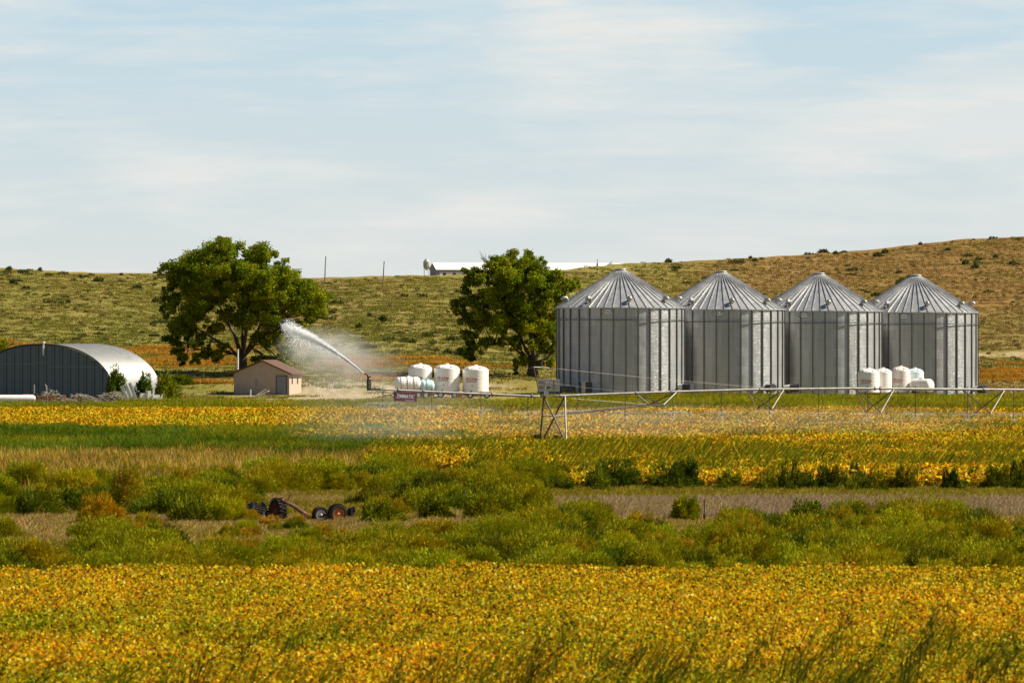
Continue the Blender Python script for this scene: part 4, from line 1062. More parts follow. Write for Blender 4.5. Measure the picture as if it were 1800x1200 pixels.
# rusty gates panel
def gate_panel(px, d, w, h, nb, vert, label, lean=0.0):
    m = MB(); 
    for i in range(nb):
        if vert: xx = -w/2+w*i/(nb-1); m.tube([(xx, 0, 0), (xx+lean, 0, h)], .045, 6)
        else: zz = .08+(h-.1)*i/(nb-1); m.tube([(-w/2, 0, zz), (w/2, 0, zz)], .035, 6)
    if vert:
        for zz in (.15, h*.55, h-.08): m.tube([(-w/2, .06, zz), (w/2, .06, zz)], .035, 6)
    else:
        for xx in (-w/2, w/2): m.tube([(xx, .05, 0), (xx, .05, h)], .06, 6)
    return thing_mb('cattle_panel', m, 'rust', px, d, label, 'gate panel', .15, group='rusty panels in front of the hut')
gate_panel(79, 818, 1.75, .85, 8, True, 'rusty panel with close upright bars leaning before the hut', .08)
gate_panel(102, 817.5, 1.5, .9, 5, False, 'rusty panel with level rails right of the upright barred one')
# brush pile
def brush(px, d, w, h, n, label, seed):
    rg = random.Random(seed); m = MB()
    for _ in range(n):
        x = rg.uniform(-w/2, w/2); hh = h*(1-abs(x/(w/2))**2.2)
        y = rg.uniform(-1, 1); z = rg.uniform(0, hh); a = rg.uniform(-PI, PI); L = rg.uniform(.3, 1.3); k = rg.uniform(-.45, .55)
        p = Vector((x, y, z)); q = p + Vector((math.cos(a)*L*.5, math.sin(a)*L*.5, k*L*.4)); q.z = max(q.z, .02)
        m.tube([p, p.lerp(q, .5)+Vector((0, 0, rg.uniform(-.08, .1))), q], [rg.uniform(.02, .05), .03, .01], 4)
    return thing_mb('brush_pile', m, 'twig', px, d, label, 'brush pile', .05, group='dead brush piles')
brush(92, 826, 2.6, 1.4, 260, 'dead brush heap rising behind the rusty panels', 1)
brush(143, 822, 4.0, 1.05, 520, 'light grey dead brush pile right of the rusty panels', 2)
brush(200, 824, 4.4, 1.3, 520, 'darker brush pile left of the leaning white sheets', 3)
# leaning white sheets
for i, (px, ln, lab) in enumerate(((222, .9, 'white metal sheet leaning steepest, at the left of the row by the hut corner'), (230, 1.1, 'white metal sheet leaning second in the row by the hut corner'), (238, 1.2, 'long white metal sheet leaning at the right of the row by the hut corner'))):
    m = MB(); Mx = Matrix.Rotation(R(-22), 4, 'Y'); 
    m.box(-.16, -.02, 0, .16, 0, 2.2+.2*i, None, Mx)
    for k in range(3): m.box(-.15+k*.12, -.05, 0, -.09+k*.12, -.021, 2.2+.2*i, None, Mx)
    thing_mb('metal_sheet', m, 'offwhite', px+6, 818-i*.4, lab, 'metal sheet', -.1, group='white sheets leaning at the hut corner')
for px, w_, h_, lab in ((252, .8, .95, 'white scrap box beside the leaning sheets'), (262, .5, 1.2, 'tall narrow white scrap piece right of the sheets'), (274, .9, .8, 'white scrap crate farthest right of the hut')):
    m = MB(); m.box(-w_/2, -.3, 0, w_/2, .3, h_*.7); m.box(-w_/2+.06, -.26, h_*.7, w_/2-.1, .24, h_); m.tube([(w_/2, -.2, 0), (w_/2+.2, -.2, h_)], .05, 6); thing_mb('scrap_piece', m, 'offwhite', px, 826, lab, 'scrap', .2, rz=.3)
for px, h_ in ((60, 1.7), (81, 1.75)):
    m = MB(); 
    if px == 81: m.tube([(0, 0, 0), (.05, 0, 1.1), (.03, 0, 1.5), (-.12, 0, 1.75)], [.09, .08, .08, .06], 8)
    else: m.tube([(0, 0, 0), (0, 0, 1.7)], .06, 8)
    thing_mb('standing_pipe', m, 'galv', px, 834, 'pale bent pipe standing in front of the hut wall' if px == 81 else 'thin straight pipe standing in front of the hut wall', 'pipe', .3)
bush(203, 700, 34, 56, 'leafy green shrub growing against the hut corner', GRN+KDK[:2], name='shrub', d=863, n=2600, blade=.10, bl=.35, mat='f_tree')
bush(254, 702, 30, 46, 'green shrub in front of the bright side of the hut', GRN+KDK[:1], name='shrub', d=864, n=2000, blade=.10, bl=.35, mat='f_tree')
bush(292, 698, 44, 44, 'round green shrub right of the quonset hut', GRN+KOC[:2], name='shrub', d=868, n=2400, blade=.10, bl=.35, mat='f_tree')
bush(318, 672, 46, 18, 'low green shrub in the tree shade behind the hut', GRN, name='shrub', d=925, n=1200, blade=.12, bl=.3, mat='f_tree')
bush(388, 712, 24, 16, 'small dark green clump at the sandy yard edge', GRN+KDK, name='shrub', d=F*CH/(712-HY), n=900, blade=.08)

# ------------------------------------------------------------------ HILLTOP THINGS
for px, y0, y1, d, lab in ((571, 450, 496, 1280, 'thin wooden pole on the hill crest, the left one of the two'), (673.5, 459, 502, 1262, 'thin wooden pole on the hill crest left of the white barn')):
    x = xat(px, d); zb = g1(x, d); m = MB(); h = zat(y0, d)-zb; m.tube([(0, 0, -.1), (.05, 0, h*.5), (.16, 0, h)], [.11, .09, .07], 8); m.box(.06, -.05, h-.35, .26, .05, h-.28)
    o = m.build('pole', M['greywood'], None, loc=(x, d, zb)); tag(o, lab, 'pole', 'poles on the hill crest')
def barn():
    d = 2300; s = F/d; x = xat(752, d); zb = zat(485, d)
    e = empty('barn', (x, d, zb), R(22)); tag(e, 'long low white roofed barn on the hilltop behind the second tree', 'barn')
    W = 5.2; L = 62; H = 2.0; rise = 1.75
    # local: x across the gable end, y along the barn. The long axis runs right and away.
    e.rotation_euler = (0, 0, R(-68))
    m = MB(); P = [(-W/2, 0, -2), (W/2, 0, -2), (W/2, 0, H), (0, 0, H+rise), (-W/2, 0, H)]
    e.location = (x + 1.6, d, zb)
    Q = [(a, L, c) for a, b, c in P]; m.add(P+Q, [(0, 1, 2, 3, 4), (9, 8, 7, 6, 5), (1, 6, 7, 2), (5, 0, 4, 9)]); m.build('wall', M['barnwall'], e)
    r = MB(); t = .1
    for sx in (-1, 1):
        vs = [(0, -.3, H+rise+.03), (sx*(W/2+.4), -.3, H-.22), (sx*(W/2+.4), -.3, H-.12), (0, -.3, H+rise+.13)]; vs += [(a, L+.3, c) for a, b, c in vs]
        r.add(vs, [(0, 1, 2, 3), (7, 6, 5, 4), (0, 4, 5, 1), (1, 5, 6, 2), (2, 6, 7, 3), (3, 7, 4, 0)])
    r.build('roof', M['barnwhite'], e)
    c = MB(); c.box(W/2+.01, 1, .1, W/2+.03, L-1, H*.55); c.build('side_curtain', M['barnwhite'], e)
    for i in range(9):
        g = MB(); g.box(W/2+.032, 2+i*3.1, .25, W/2+.05, 3.0+i*3.1, H*.45); g.build('opening', M['glass'], e)
barn()
def feed_bin(px, d, ytop, ybot, wpx, label, name='feed_bin'):
    s = F/d; x = xat(px, d); zb = zat(ybot, d); H = (ybot-ytop)/s; r = wpx/s/2
    e = empty(name, (x, d, zb)); tag(e, label, 'feed bin')
    m = MB(); m.lathe([(.2, H*.28), (r, H*.48), (r, H*.80), (.25, H*.98), (.02, H)], 20); m.build('hopper', M['cab'], e)
    for k in range(4):
        a = PI/4+k*PI/2; q = MB(); q.tube([(r*math.cos(a), r*math.sin(a), -1), (r*math.cos(a), r*math.sin(a), H*.6)], .08, 6); q.build('leg', M['galv_dull'], e)
feed_bin(750, 2290, 454, 483, 12, 'small hopper bottomed feed bin at the left end of the hilltop barn')
m = MB(); m.lathe([(1.4, -3), (1.4, .3), (1.55, .3), (.2, 1.2), (.12, 1.5), (.001, 1.5)], 16)
d_ = 2300; o = m.build('roof_vent_tower', M['cab'], None, loc=(xat(1075, d_), d_, zat(468, d_))); tag(o, 'small pale conical roof just showing over the hill right of the barn', 'roof')
m = MB(); m.tube([(0, 0, -2), (0, 0, 1.2)], .3, 8); m.tube([(0, 0, 1.2), (0, 0, 2.4)], .09, 6); o = m.build('mast', M['galv_dull'], None, loc=(xat(1050, d_), d_, zat(470, d_))); tag(o, 'short dark mast at the right end of the hilltop barn', 'mast')

# ------------------------------------------------------------------ CENTRE PIVOT SPRINKLER
TH = R(22); PD = (math.cos(TH), math.sin(TH)); PP = (math.sin(TH), -math.cos(TH))   # along the line, across it (towards camera)
TD = 530.0; TX = xat(974, TD)
def line_u(px):
    """parameter along the pipe line whose picture column is px"""
    # x = TX + u cos, d = TD + u sin ; (px-900)/F = x/d
    k = (px-900)/F; return (k*TD - TX)/(PD[0] - k*PD[1])
def pipe_py(px):
    return float(np.interp(px, [645, 700, 800, 950, 975, 1050, 1180, 1320, 1500, 1800, 2100], [683, 685.5, 690, 696.5, 696, 693, 688.5, 684.5, 682.5, 685, 690]))
def pipe_pt(px, dz=0.0):
    u = line_u(px); x = TX+u*PD[0]; d = TD+u*PD[1]; return Vector((x-TX, d-TD, zat(pipe_py(px), d)+dz))
piv = empty('irrigation_sprinkler', (TX, TD, 0)); tag(piv, 'long centre pivot irrigation sprinkler on a wheeled tower crossing the field', 'irrigation sprinkler')
m = MB(); m.tube([pipe_pt(p) for p in range(660, 962, 15)], .068, 10); m.build('overhang_pipe', M['galv'], piv, True)
m = MB(); m.tube([pipe_pt(p) for p in range(968, 2101, 16)], .085, 12); m.build('span_pipe', M['galv'], piv, True)
# flanges and outlets
for p in (985, 1118, 1180, 1336, 1538, 1729, 1547, 935, 865, 744, 700):
    q = MB(); c = pipe_pt(p); q.tube([c-Vector((PD[0], PD[1], 0))*.05, c+Vector((PD[0], PD[1], 0))*.05], .13, 12); q.build('flange', M['galv_dull'], piv)
# truss stations
stations = [(1117, 1190, 1147, 1160, 711), (1312, 1378, 1333, 1355, 718), (1503, 1572, 1521, 1549, 724.5), (1692, 1766, 1712, 1743, 726), (1885, 1955, 1905, 1937, 727)]
FN = []
for (a, b_, fx, nx, yb) in stations:
    c = (fx+nx)/2; u = line_u(c); cx, cd = u*PD[0], u*PD[1]; zc = zat(yb, TD+cd)
    hw = 1.25
    Fp = Vector((cx-PP[0]*hw, cd-PP[1]*hw, zc)); Np = Vector((cx+PP[0]*hw, cd+PP[1]*hw, zc)); FN.append((Fp, Np))
    A_, B_ = pipe_pt(a), pipe_pt(b_)
    for P0, P1, mt in ((A_, Fp, 'strut'), (A_, Np, 'tower'), (B_, Fp, 'tower'), (B_, Np, 'strut')):  # struts of one kind alternate between a paler and a darker base colour
        q = MB(); q.tube([P0, P1], .042, 6); q.build('truss_strut', M[mt], piv)
    q = MB(); q.tube([Fp, Np], .03, 6); q.build('cross_member', M['galv_dull'], piv)
for i in range(len(FN)-1):
    for j in (0, 1):
        q = MB(); q.tube([FN[i][j], FN[i+1][j]], .009, 5); q.build('truss_rod', M['tower'], piv)
tA, tB = pipe_pt(956), pipe_pt(993)
tA2 = pipe_pt(985, -.12)
q = MB(); q.tube([tA2, FN[0][0]], .010, 5); q.build('truss_rod', M['galv_dull'], piv)
# tower
hb = 1.95
Fb = Vector((-PP[0]*hb-.12, -PP[1]*hb, .85)); Nb = Vector((PP[0]*hb, PP[1]*hb, .85))
for P0, P1, mt in ((tA, Fb+Vector((-.1, 0, -.1)), 'tower'), (tA, Nb, 'tower'), (tB, Fb+Vector((.1, 0, 0)), 'tower'), (tB, Nb+Vector((.08, 0, 0)), 'strut')):
    q = MB(); q.tube([P0, P1], .062, 8); q.build('tower_leg', M[mt], piv)
q = MB(); q.box(-hb-1.0, -.08, -.09, hb+1.0, .08, .09, None, Matrix.Translation((0, 0, .80)) @ Matrix.Rotation(math.atan2(PP[1], PP[0]), 4, 'Z')); q.build('base_beam', M['galv_dull'], piv)
lerp = lambda a, b_, t: a + (b_-a)*t
# horizontal tie and the heavy brace to the first truss
q = MB(); q.tube([lerp(tA, Nb, .44), lerp(tB, Nb, .44)], .05, 6); q.tube([lerp(tA, Fb, .44), lerp(tB, Fb, .44)], .05, 6); q.tube([lerp(tA, Fb, .44), lerp(tA, Nb, .44)], .04, 6); q.build('tower_tie', M['galv_dull'], piv)
q = MB(); q.tube([lerp(tB, Nb, .40), FN[0][1]], .05, 6); q.build('brace', M['tower'], piv)
q = MB(); q.tube([lerp(tB, Fb, .40), FN[0][0]], .045, 6); q.build('brace', M['tower'], piv)
for sgn, wpx in ((-1, 945), (1, 978)):
    cx = (wpx-974)/F*TD + (0.0); c = Vector((cx, PP[1]*sgn*(hb+.55), .60))
    ax = math.atan2(PD[1], PD[0])
    Mx = Matrix.Translation(c) @ Matrix.Rotation(ax, 4, 'Z') @ Matrix.Rotation(PI/2, 4, 'Y')
    q = MB(); q.lathe([(.30, -.18), (.52, -.19), (.60, -.14), (.60, .14), (.52, .19), (.30, .18)], 24, Mx)
    for k in range(20):
        Mk = Mx @ Matrix.Rotation(2*PI*k/20, 4, 'Z'); q.box(.595, -.035, -.17, .645, .035, .17, None, Mk)
    w = q.build('wheel', M['dark'], piv)
    q = MB(); q.lathe([(.001, -.05), (.2, -.08), (.31, -.15), (.31, .15), (.2, .08), (.001, .05)], 16, Mx); q.build('rim', M['galv_dull'], w)
q = MB(); gb = Vector((PP[0]*(hb+.2), PP[1]*(hb+.2), .72)); q.box(gb.x-.14, gb.y-.14, gb.z-.15, gb.x+.14, gb.y+.14, gb.z+.15); q.tube([gb, gb+Vector((-.4, 0, 0))], .04, 6); q.build('gearbox', M['offwhite'], piv)
q = MB(); c = pipe_pt(960, .05); q.box(c.x-.15, c.y-.2, c.z-.02, c.x+.17, c.y+.1, c.z+.26); q.build('tower_box', M['offwhite'], piv)
# mast with top bar and antenna
tl, tr = at(938, 645, TD-.6) - Vector((TX, TD, 0)), at(965, 646.5, TD+.7) - Vector((TX, TD, 0))
q = MB(); q.tube([tl, tr], .032, 6); q.build('mast_bar', M['strut'], piv)
q = MB(); q.tube([tl, pipe_pt(949)], .034, 6); q.build('mast_leg', M['tower'], piv)
q = MB(); q.tube([tr, pipe_pt(955)], .034, 6); q.build('mast_leg', M['tower'], piv)
q = MB(); c = tl.lerp(tr, .55); q.tube([c, c+Vector((.03, 0, .95))], .014, 5); q.tube([c, c+Vector((0, 0, .12))], .06, 6); q.build('antenna', M['galv'], piv)
for P0, P1 in ((tl, pipe_pt(742, .1)), (tl.lerp(pipe_pt(949), .35), pipe_pt(820, .1)), (tr, pipe_pt(1335, .1)), (tr.lerp(pipe_pt(955), .5), pipe_pt(1100, .1)), (tr, pipe_pt(1345, .12)+Vector((0, .5, 0)))):
    q = MB(); q.tube([P0, P0.lerp(P1, .5)-Vector((0, 0, .05)), P1], .006, 5); q.build('cable', M['galv_dull'], piv)
# drops
drops = [(673, 716), (758.5, 721), (845.5, 727), (928, 731), (1014.5, 729), (1099, 731), (1183, 731), (1268, 731), (1353, 729), (1439, 733), (1525.5, 733), (1609.5, 733.5), (1701, 735), (1782, 735), (1868, 736), (1950, 737)]
DR = []
for p, yb in drops:
    c = pipe_pt(p); zb = zat(yb, TD+c.y)
    q = MB(); q.tube([c+Vector((0, 0, .18)), c+Vector((0, 0, .0))], .03, 6); q.tube([c+Vector((.0, 0, -.02)), (c.x, c.y, zb+.12)], .022, 6)
    dp = q.build('drop_hose', M['darkmetal'], piv)
    q = MB(); q.tube([(c.x, c.y, zb+.14), (c.x, c.y, zb+.06)], [.03, .05], 8); q.tube([(c.x, c.y, zb+.03), (c.x, c.y, zb)], [.07, .02], 8); q.build('nozzle', M['darkmetal'], dp)
    DR.append((c.x+TX, c.y+TD, zb+.04))
# sign
c = pipe_pt(712); sw = 41/F*TD/math.cos(TH)*.98; sh = .62
q = MB(); Ms = Matrix.Translation(c+Vector((0, -.02, -.10-sh-.02))) @ Matrix.Rotation(TH, 4, 'Z') @ Matrix.Rotation(R(3.0), 4, 'Y')
q.box(-sw/2, -.02, 0, sw/2, .02, sh, None, Ms); sg = q.build('sign_board', M['maroon'], piv)
tv, tf = text_mb('ZIMMATIC', .4, .3, 0, .008); w_ = max(v[0] for v in tv)-min(v[0] for v in tv); k = sw*.80/w_
q = MB(); q.add([Ms @ Vector((v[0]*k-.02, -.03, v[1]*k*1.25+sh*.53)) for v in tv], tf)
q.add([Ms @ Vector(v) for v in ((-sw*.42, -.03, sh*.86), (-sw*.30, -.03, sh*.86), (-sw*.36, -.03, sh*.80))], [(0, 1, 2)])
q.build('lettering', M['signtext'], sg)
q = MB(); q.box(-.05+sw*.02, -.03, sh*.10, sw*.40, -.022, sh*.15, None, Ms); q.build('sign_line', M['signtext'], sg)
for sx in (-.35, .35):
    q = MB(); q.tube([Ms @ Vector((sw*sx, 0, sh)), Ms @ Vector((sw*sx, 0, sh+.16))], .02, 6); q.build('sign_bracket', M['darkmetal'], sg)
# end gun and booster plumbing
eg = pipe_pt(650)
def egp(px, py, dd=0.0): return at(px, py, TD+eg.y+dd) - Vector((TX, TD, 0))
q = MB(); q.tube([pipe_pt(664), egp(648, 684)], .07, 10); q.tube([egp(647, 686.5), egp(646.5, 668)], .085, 10); q.tube([egp(651.5, 684), egp(650.5, 668)], .05, 8); q.tube([egp(646.5, 668), egp(647.5, 662), egp(645.5, 658.5), egp(641, 657), egp(639.5, 656.5)], [.07, .065, .05, .04, .03], 10)
for py in (683.5, 676, 668, 662): q.tube([egp(644.8, py), egp(652, py)], .05, 8)
q.build('end_gun', M['darkmetal'], piv)
for p in (659, 667, 676): c2 = pipe_pt(p); q = MB(); q.tube([c2+Vector((0, 0, -.09)), c2+Vector((0, 0, .10))], .05, 8); q.build('valve', M['darkmetal'], piv)

# ------------------------------------------------------------------ WATER
wm, nt, b = nm('water_droplets'); b.inputs['Base Color'].default_value = (.93, .94, .95, 1); b.inputs['Roughness'].default_value = .35
tr_ = N(nt, 'ShaderNodeBsdfTranslucent'); tr_.inputs[0].default_value = (.95, .95, .95, 1); mx = N(nt, 'ShaderNodeMixShader'); mx.inputs[0].default_value = .5
nt.links.new(b.outputs[0], mx.inputs[1]); nt.links.new(tr_.outputs[0], mx.inputs[2]); nt.links.new(mx.outputs[0], nt.nodes['Material Output'].inputs['Surface'])
def droplets(P, size):
    n = len(P); o = rng.standard_normal((n, 3, 3)); size = np.asarray(size).reshape(-1, 1, 1)*np.ones((n, 1, 1))
    V = (P[:, None, :] + o*size).reshape(-1, 3); FQ = np.arange(n*3).reshape(n, 3); return V, FQ
def water_obj(name, P, size, label, cat_, group=None, kind=None, loc=(0, 0, 0)):
    V, FQ = droplets(P, size); me = np_mesh(name, V, FQ, None, wm, 3)
    o = link(bpy.data.objects.new(name, me)); o.location = loc; tag(o, label, cat_, group, kind); return o
# the jet: from the nozzle up, left and away
n0 = egp(639.5, 656.5) + Vector((TX, TD, 0))
tip = at(508, 575, n0.y+9)
n = 64000; t = rng.beta(1.1, 1.3, n)*1.07
up = np.array([0, 0, 1.0])
A0 = np.array(n0); D0 = np.array(tip)-A0
ns = 26; sid = rng.integers(0, ns, n)                      # the jet breaks into strands and clots
sdir = rng.standard_normal((ns, 3))*np.array([.5, 1, .8]); sdir[:, 2] -= .25
path = A0 + D0*t[:, None] + up*(1.30*t*(1-t))[:, None]
off = sdir[sid]*(0.24*t**1.5)[:, None] + rng.standard_normal((n, 3))*(0.015 + 0.09*t**1.3)[:, None]
clot = np.sin(t*(38+sid*3.1)+sid*1.7) + 0.6*np.sin(t*(90-sid)+sid) > rng.uniform(-1.6, 0.9, n)
streak = rng.random(n) < .38
off[streak] += (np.array([0.2, 0, -1.0])*(rng.exponential(0.45, streak.sum())*(t[streak]**1.5))[:, None])
keep = clot | (t < .25)
path, off, t = path[keep], off[keep], t[keep]
water_obj('water_jet', path+off, 0.012+0.016*t, 'white water jet shot up to the left from the end of the sprinkler pipe', 'water jet')
# sprays from each drop nozzle: thin umbrella sheets
for i, (x, y, z) in enumerate(DR[:14]):
    n = 900 if i not in (4, 6) else 1500
    a = rng.uniform(0, 2*PI, n); t = rng.random(n)**.7; Rr = rng.uniform(1.5, 1.8)
    h = 0.33*4*t*(1-t)*.9 + t*0.02 - .12*t*t
    P = np.stack([x + np.cos(a)*Rr*t, y + np.sin(a)*Rr*t, z + h], 1) + rng.standard_normal((n, 3))*(.012+.03*t[:, None])
    m_ = 160; P2 = np.stack([x+rng.standard_normal(m_)*.12, y+rng.standard_normal(m_)*.12, z-.02-np.abs(rng.standard_normal(m_))*.12], 1)
    water_obj('nozzle_spray', np.concatenate([P, P2]), .0115, 'thin umbrella of water thrown by one of the hanging sprinkler nozzles', 'water spray', 'water sprays under the sprinkler pipe')
def mist(px, py, d, rx, ry, rz_, dens, label, seed=0.0):
    c = at(px, py, d); bm = MB()
    bm.lathe([(max(.001, math.sin(PI*i/12)), -math.cos(PI*i/12)) for i in range(13)], 20)
    mt = bpy.data.materials.new('drifting_mist'); mt.use_nodes = True; t = mt.node_tree; t.nodes.remove(t.nodes['Principled BSDF'])
    pv = N(t, 'ShaderNodeVolumePrincipled'); pv.inputs['Color'].default_value = (.97, .97, .97, 1); pv.inputs['Anisotropy'].default_value = .2
    tc = N(t, 'ShaderNodeTexCoord').outputs['Object']
    ln = N(t, 'ShaderNodeVectorMath', operation='LENGTH'); t.links.new(tc, ln.inputs[0])
    fo = mth(t, 'POWER', mth(t, 'SUBTRACT', 1.0, ln.outputs['Value'], True), 1.0)
    mp = N(t, 'ShaderNodeMapping'); mp.inputs['Location'].default_value = (seed, seed*2, 0); mp.inputs['Scale'].default_value = (1, 1, 1.3); t.links.new(tc, mp.inputs[0])
    nz = noise(t, mp.outputs[0], 2.2, 2); nz = ramp(t, nz, [(.35, .15), (.65, 1.0)])
    t.links.new(mth(t, 'MULTIPLY', mth(t, 'MULTIPLY', fo, nz), dens), pv.inputs['Density'])
    t.links.new(pv.outputs[0], t.nodes['Material Output'].inputs['Volume'])
    o = bm.build('water_mist', mt); o.location = c; o.scale = (rx, ry, rz_); tag(o, label, 'mist', kind='stuff'); return o
mist(566, 612, 545, 3.6, 5, 1.7, .24, 'fine mist hanging below the water jet', 1)
mist(612, 648, 545, 4.6, 5, 2.4, .17, 'fine mist drifting low under the end of the jet', 4)
mist(700, 735, 528, 9.0, 14, 2.6, .022, 'thin mist over the field left of the sprinkler tower', 2)
mist(1120, 742, 545, 14, 16, 1.7, .014, 'thin mist over the field right of the sprinkler tower', 3)
mist(1500, 738, 560, 14, 14, 1.3, .012, 'faint mist over the right part of the irrigated field', 5)

# ------------------------------------------------------------------ WRECK IN THE VERGE
def wheel(parent, c, r, w, yaw, rimmat, lugs=True, tilt=0.0, rimdepth=.3, name='wheel'):
    Mx = Matrix.Translation(c) @ Matrix.Rotation(yaw, 4, 'Z') @ Matrix.Rotation(tilt, 4, 'Y') @ Matrix.Rotation(PI/2, 4, 'X')
    q = MB(); q.lathe([(r*.62, -w/2), (r*.85, -w/2*1.1), (r, -w*.38), (r*1.01, 0), (r, w*.38), (r*.85, w/2*1.1), (r*.62, w/2)], 28, Mx)
    if lugs:
        for k in range(22):
            for sg_, of in ((1, 0), (-1, .5)):
                Mk = Mx @ Matrix.Rotation(2*PI*(k+of)/22, 4, 'Z'); q.box(r*.97, -.028, 0 if sg_ > 0 else -w*.52, r*1.09, .028, w*.52 if sg_ > 0 else 0, None, Mk @ Matrix.Rotation(.0, 4, 'X'))
    wo = q.build(name, M['dark'], parent)
    q = MB(); q.lathe([(r*.60, -w*.48), (r*.64, -w*.5), (r*.64, w*.5), (r*.60, w*.48), (r*.56, 0), (r*.2, -.02), (.001, 0)], 24, Mx)
    q.lathe([(r*.2, -.02), (r*.16, .14), (.001, .16)], 12, Mx); q.build('rim', M[rimmat], wo)
d = 353; wr = empty('wrecked_machine', (xat(520, d), d, 0)); tag(wr, 'rusting farm machine wreck with lugged tyres lying in the verge weeds', 'machine wreck')
s = F/d
def wp(px, py, dy=0.0): return Vector(((px-520)/s, dy, zat(py, d)))
wheel(wr, wp(593, 902, -.5), .42, .34, R(28), 'orange', tilt=R(14))
wheel(wr, wp(563, 904, -.1), .37, .26, R(24), 'offwhite', False)
wheel(wr, wp(488, 899, .3), .58, .4, R(-62), 'rust', tilt=R(12))
wheel(wr, wp(452, 908, .2), .50, .4, R(-70), 'black', tilt=R(-14))
q = MB(); q.tube([wp(495, 878), wp(520, 891), wp(548, 912)], [.07, .09, .1], 8); q.tube([wp(505, 882), wp(510, 870)], .03, 6); q.tube([wp(548, 908), wp(595, 900, -.3)], .08, 8); q.build('frame', M['oldrust'], wr)
q = MB(); q.box(-.22, -.15, -.08, .22, .15, .08, None, Matrix.Translation(wp(540, 905, -.3)) @ Matrix.Rotation(R(28), 4, 'Y')); q.build('hopper_panel', M['orange'], wr)
q = MB()
rq = random.Random(4)
for k in range(26):
    p = wp(rq.uniform(412, 470), 914, rq.uniform(-.4, .5)); hh = rq.uniform(.35, .85)*(1 if p.x > -2.2 else .65)
    q.tube([p+Vector((0, 0, -.1)), p+Vector((rq.uniform(-.15, .15), 0, hh))], [.15, .08], 6)
    if k % 4 == 0: q.tube([p+Vector((0, 0, hh*.5)), p+Vector((rq.uniform(.2, .5), 0, hh*.6))], .05, 6)
q.build('tine_row', M['black'], wr)
q = MB(); q.tube([wp(600, 902, .1), wp(618, 900, .1)], .07, 8); q.tube([wp(617, 907, .1), wp(617, 893, .1)], .16, 8); q.tube([wp(612, 897, .1), wp(624, 894, .1)], [.1, .13], 8); q.build('hitch', M['black'], wr)
m = MB(); m.tube([(0, 0, 0), (.01, 0, 1.15)], .028, 6); m.box(-.05, -.012, .2, .05, .012, .45); thing_mb('fence_post', m, 'postwood', 1238, F*CH/(922-HY), 'thin dark metal fence post beside the round green bush in the verge', 'post')
m = MB(); m.tube([(0, 0, 0), (-.02, 0, 1.2)], .03, 6); m.box(-.05, -.012, .2, .05, .012, .4); thing_mb('fence_post', m, 'postwood', 817, F*CH/(905-HY), 'thin dark fence post poking out of the middle verge bushes', 'post')

# ------------------------------------------------------------------ WORLD, SUN, CAMERA
w = bpy.data.worlds.new('World'); scene.world = w; w.use_nodes = True; nt = w.node_tree
bg = nt.nodes['Background']; sky = N(nt, 'ShaderNodeTexSky', sky_type='NISHITA'); sky.sun_disc = False
sky.sun_elevation = R(SUN_EL); sky.sun_rotation = R(90-SUN_BACK); sky.air_density = 0.75; sky.dust_density = 0.4; sky.ozone_density = 1.2; sky.altitude = 900
tc = N(nt, 'ShaderNodeTexCoord').outputs['Generated']
mp = N(nt, 'ShaderNodeMapping'); mp.inputs['Scale'].default_value = (1, 1, 4.2); mp.inputs['Rotation'].default_value = (0, R(2.5), 0); nt.links.new(tc, mp.inputs[0])
c1 = noise(nt, mp.outputs[0], 15, 6, .55)
cl = ramp(nt, c1, [(.45, 0), (.58, 1)])
mp2 = N(nt, 'ShaderNodeMapping'); mp2.inputs['Scale'].default_value = (1, 1, 9); mp2.inputs['Rotation'].default_value = (0, R(-4), 0); nt.links.new(tc, mp2.inputs[0])
c2 = noise(nt, mp2.outputs[0], 26, 7, .62)
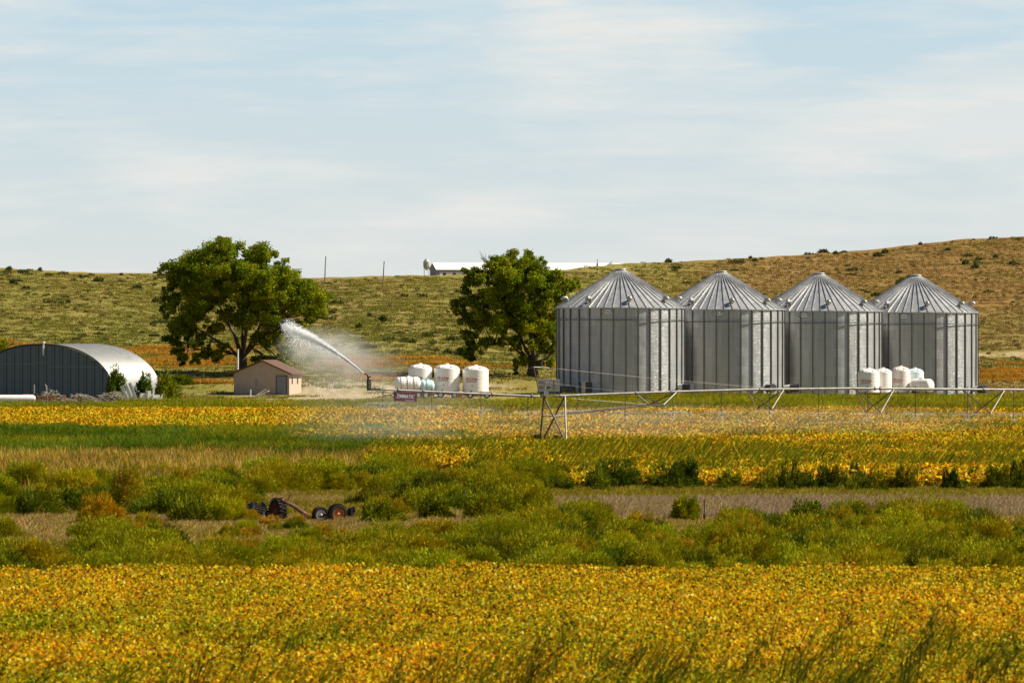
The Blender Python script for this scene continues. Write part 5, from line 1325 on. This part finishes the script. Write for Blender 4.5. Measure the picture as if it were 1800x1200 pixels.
cl = mth(nt, 'ADD', mth(nt, 'MULTIPLY', cl, .7), mth(nt, 'MULTIPLY', ramp(nt, c2, [(.48, 0), (.66, 1)]), .45), True)
skc = sky.outputs[0]
# elevation: the sky pales to the horizon
spz = N(nt, 'ShaderNodeSeparateXYZ'); nt.links.new(tc, spz.inputs[0])
el = mth(nt, 'MULTIPLY', spz.outputs[2], 25.0, True)
blue = mixc(nt, el, (8.7, 8.95, 8.7), (6.3, 8.2, 9.3))
near = mth(nt, 'SUBTRACT', 1.0, mth(nt, 'MULTIPLY', mth(nt, 'SUBTRACT', spz.outputs[2], .045), 10.0, True))
skc = mixc(nt, mth(nt, 'MULTIPLY', near, .9), skc, blue)
skc = mixc(nt, mth(nt, 'MULTIPLY', mth(nt, 'MULTIPLY', cl, .9), near), skc, (9.4, 9.45, 9.1))
nt.links.new(skc, bg.inputs['Color']); bg.inputs['Strength'].default_value = .05
sl = bpy.data.lights.new('sun', 'SUN'); sl.energy = 5.0; sl.angle = R(.5); sl.color = (1, .92, .76)
so = bpy.data.objects.new('sun', sl); link(so); so.location = (50, 0, 80)
sd = Vector((math.cos(R(SUN_BACK))*math.cos(R(SUN_EL)), math.sin(R(SUN_BACK))*math.cos(R(SUN_EL)), math.sin(R(SUN_EL))))
so.rotation_euler = sd.to_track_quat('Z', 'Y').to_euler()
cam = bpy.data.cameras.new('camera'); cam.sensor_width = 36; cam.lens = F/1800*36; cam.clip_end = 12000; cam.clip_start = 1
cam.dof.use_dof = True; cam.dof.focus_distance = 820; cam.dof.aperture_fstop = 5.0
co = bpy.data.objects.new('camera', cam); link(co); co.location = (0, 0, CH)
co.rotation_euler = (PI/2 - math.atan((600-HY)/F), 0, 0); scene.camera = co
scene.view_settings.view_transform = 'Standard'; scene.view_settings.look = 'None'; scene.view_settings.exposure = 0.8; scene.view_settings.gamma = 1
scene.cycles.volume_bounces = 1; scene.cycles.max_bounces = 8; scene.cycles.transparent_max_bounces = 16; scene.cycles.volume_max_steps = 64
print('sagebrush', cnt)
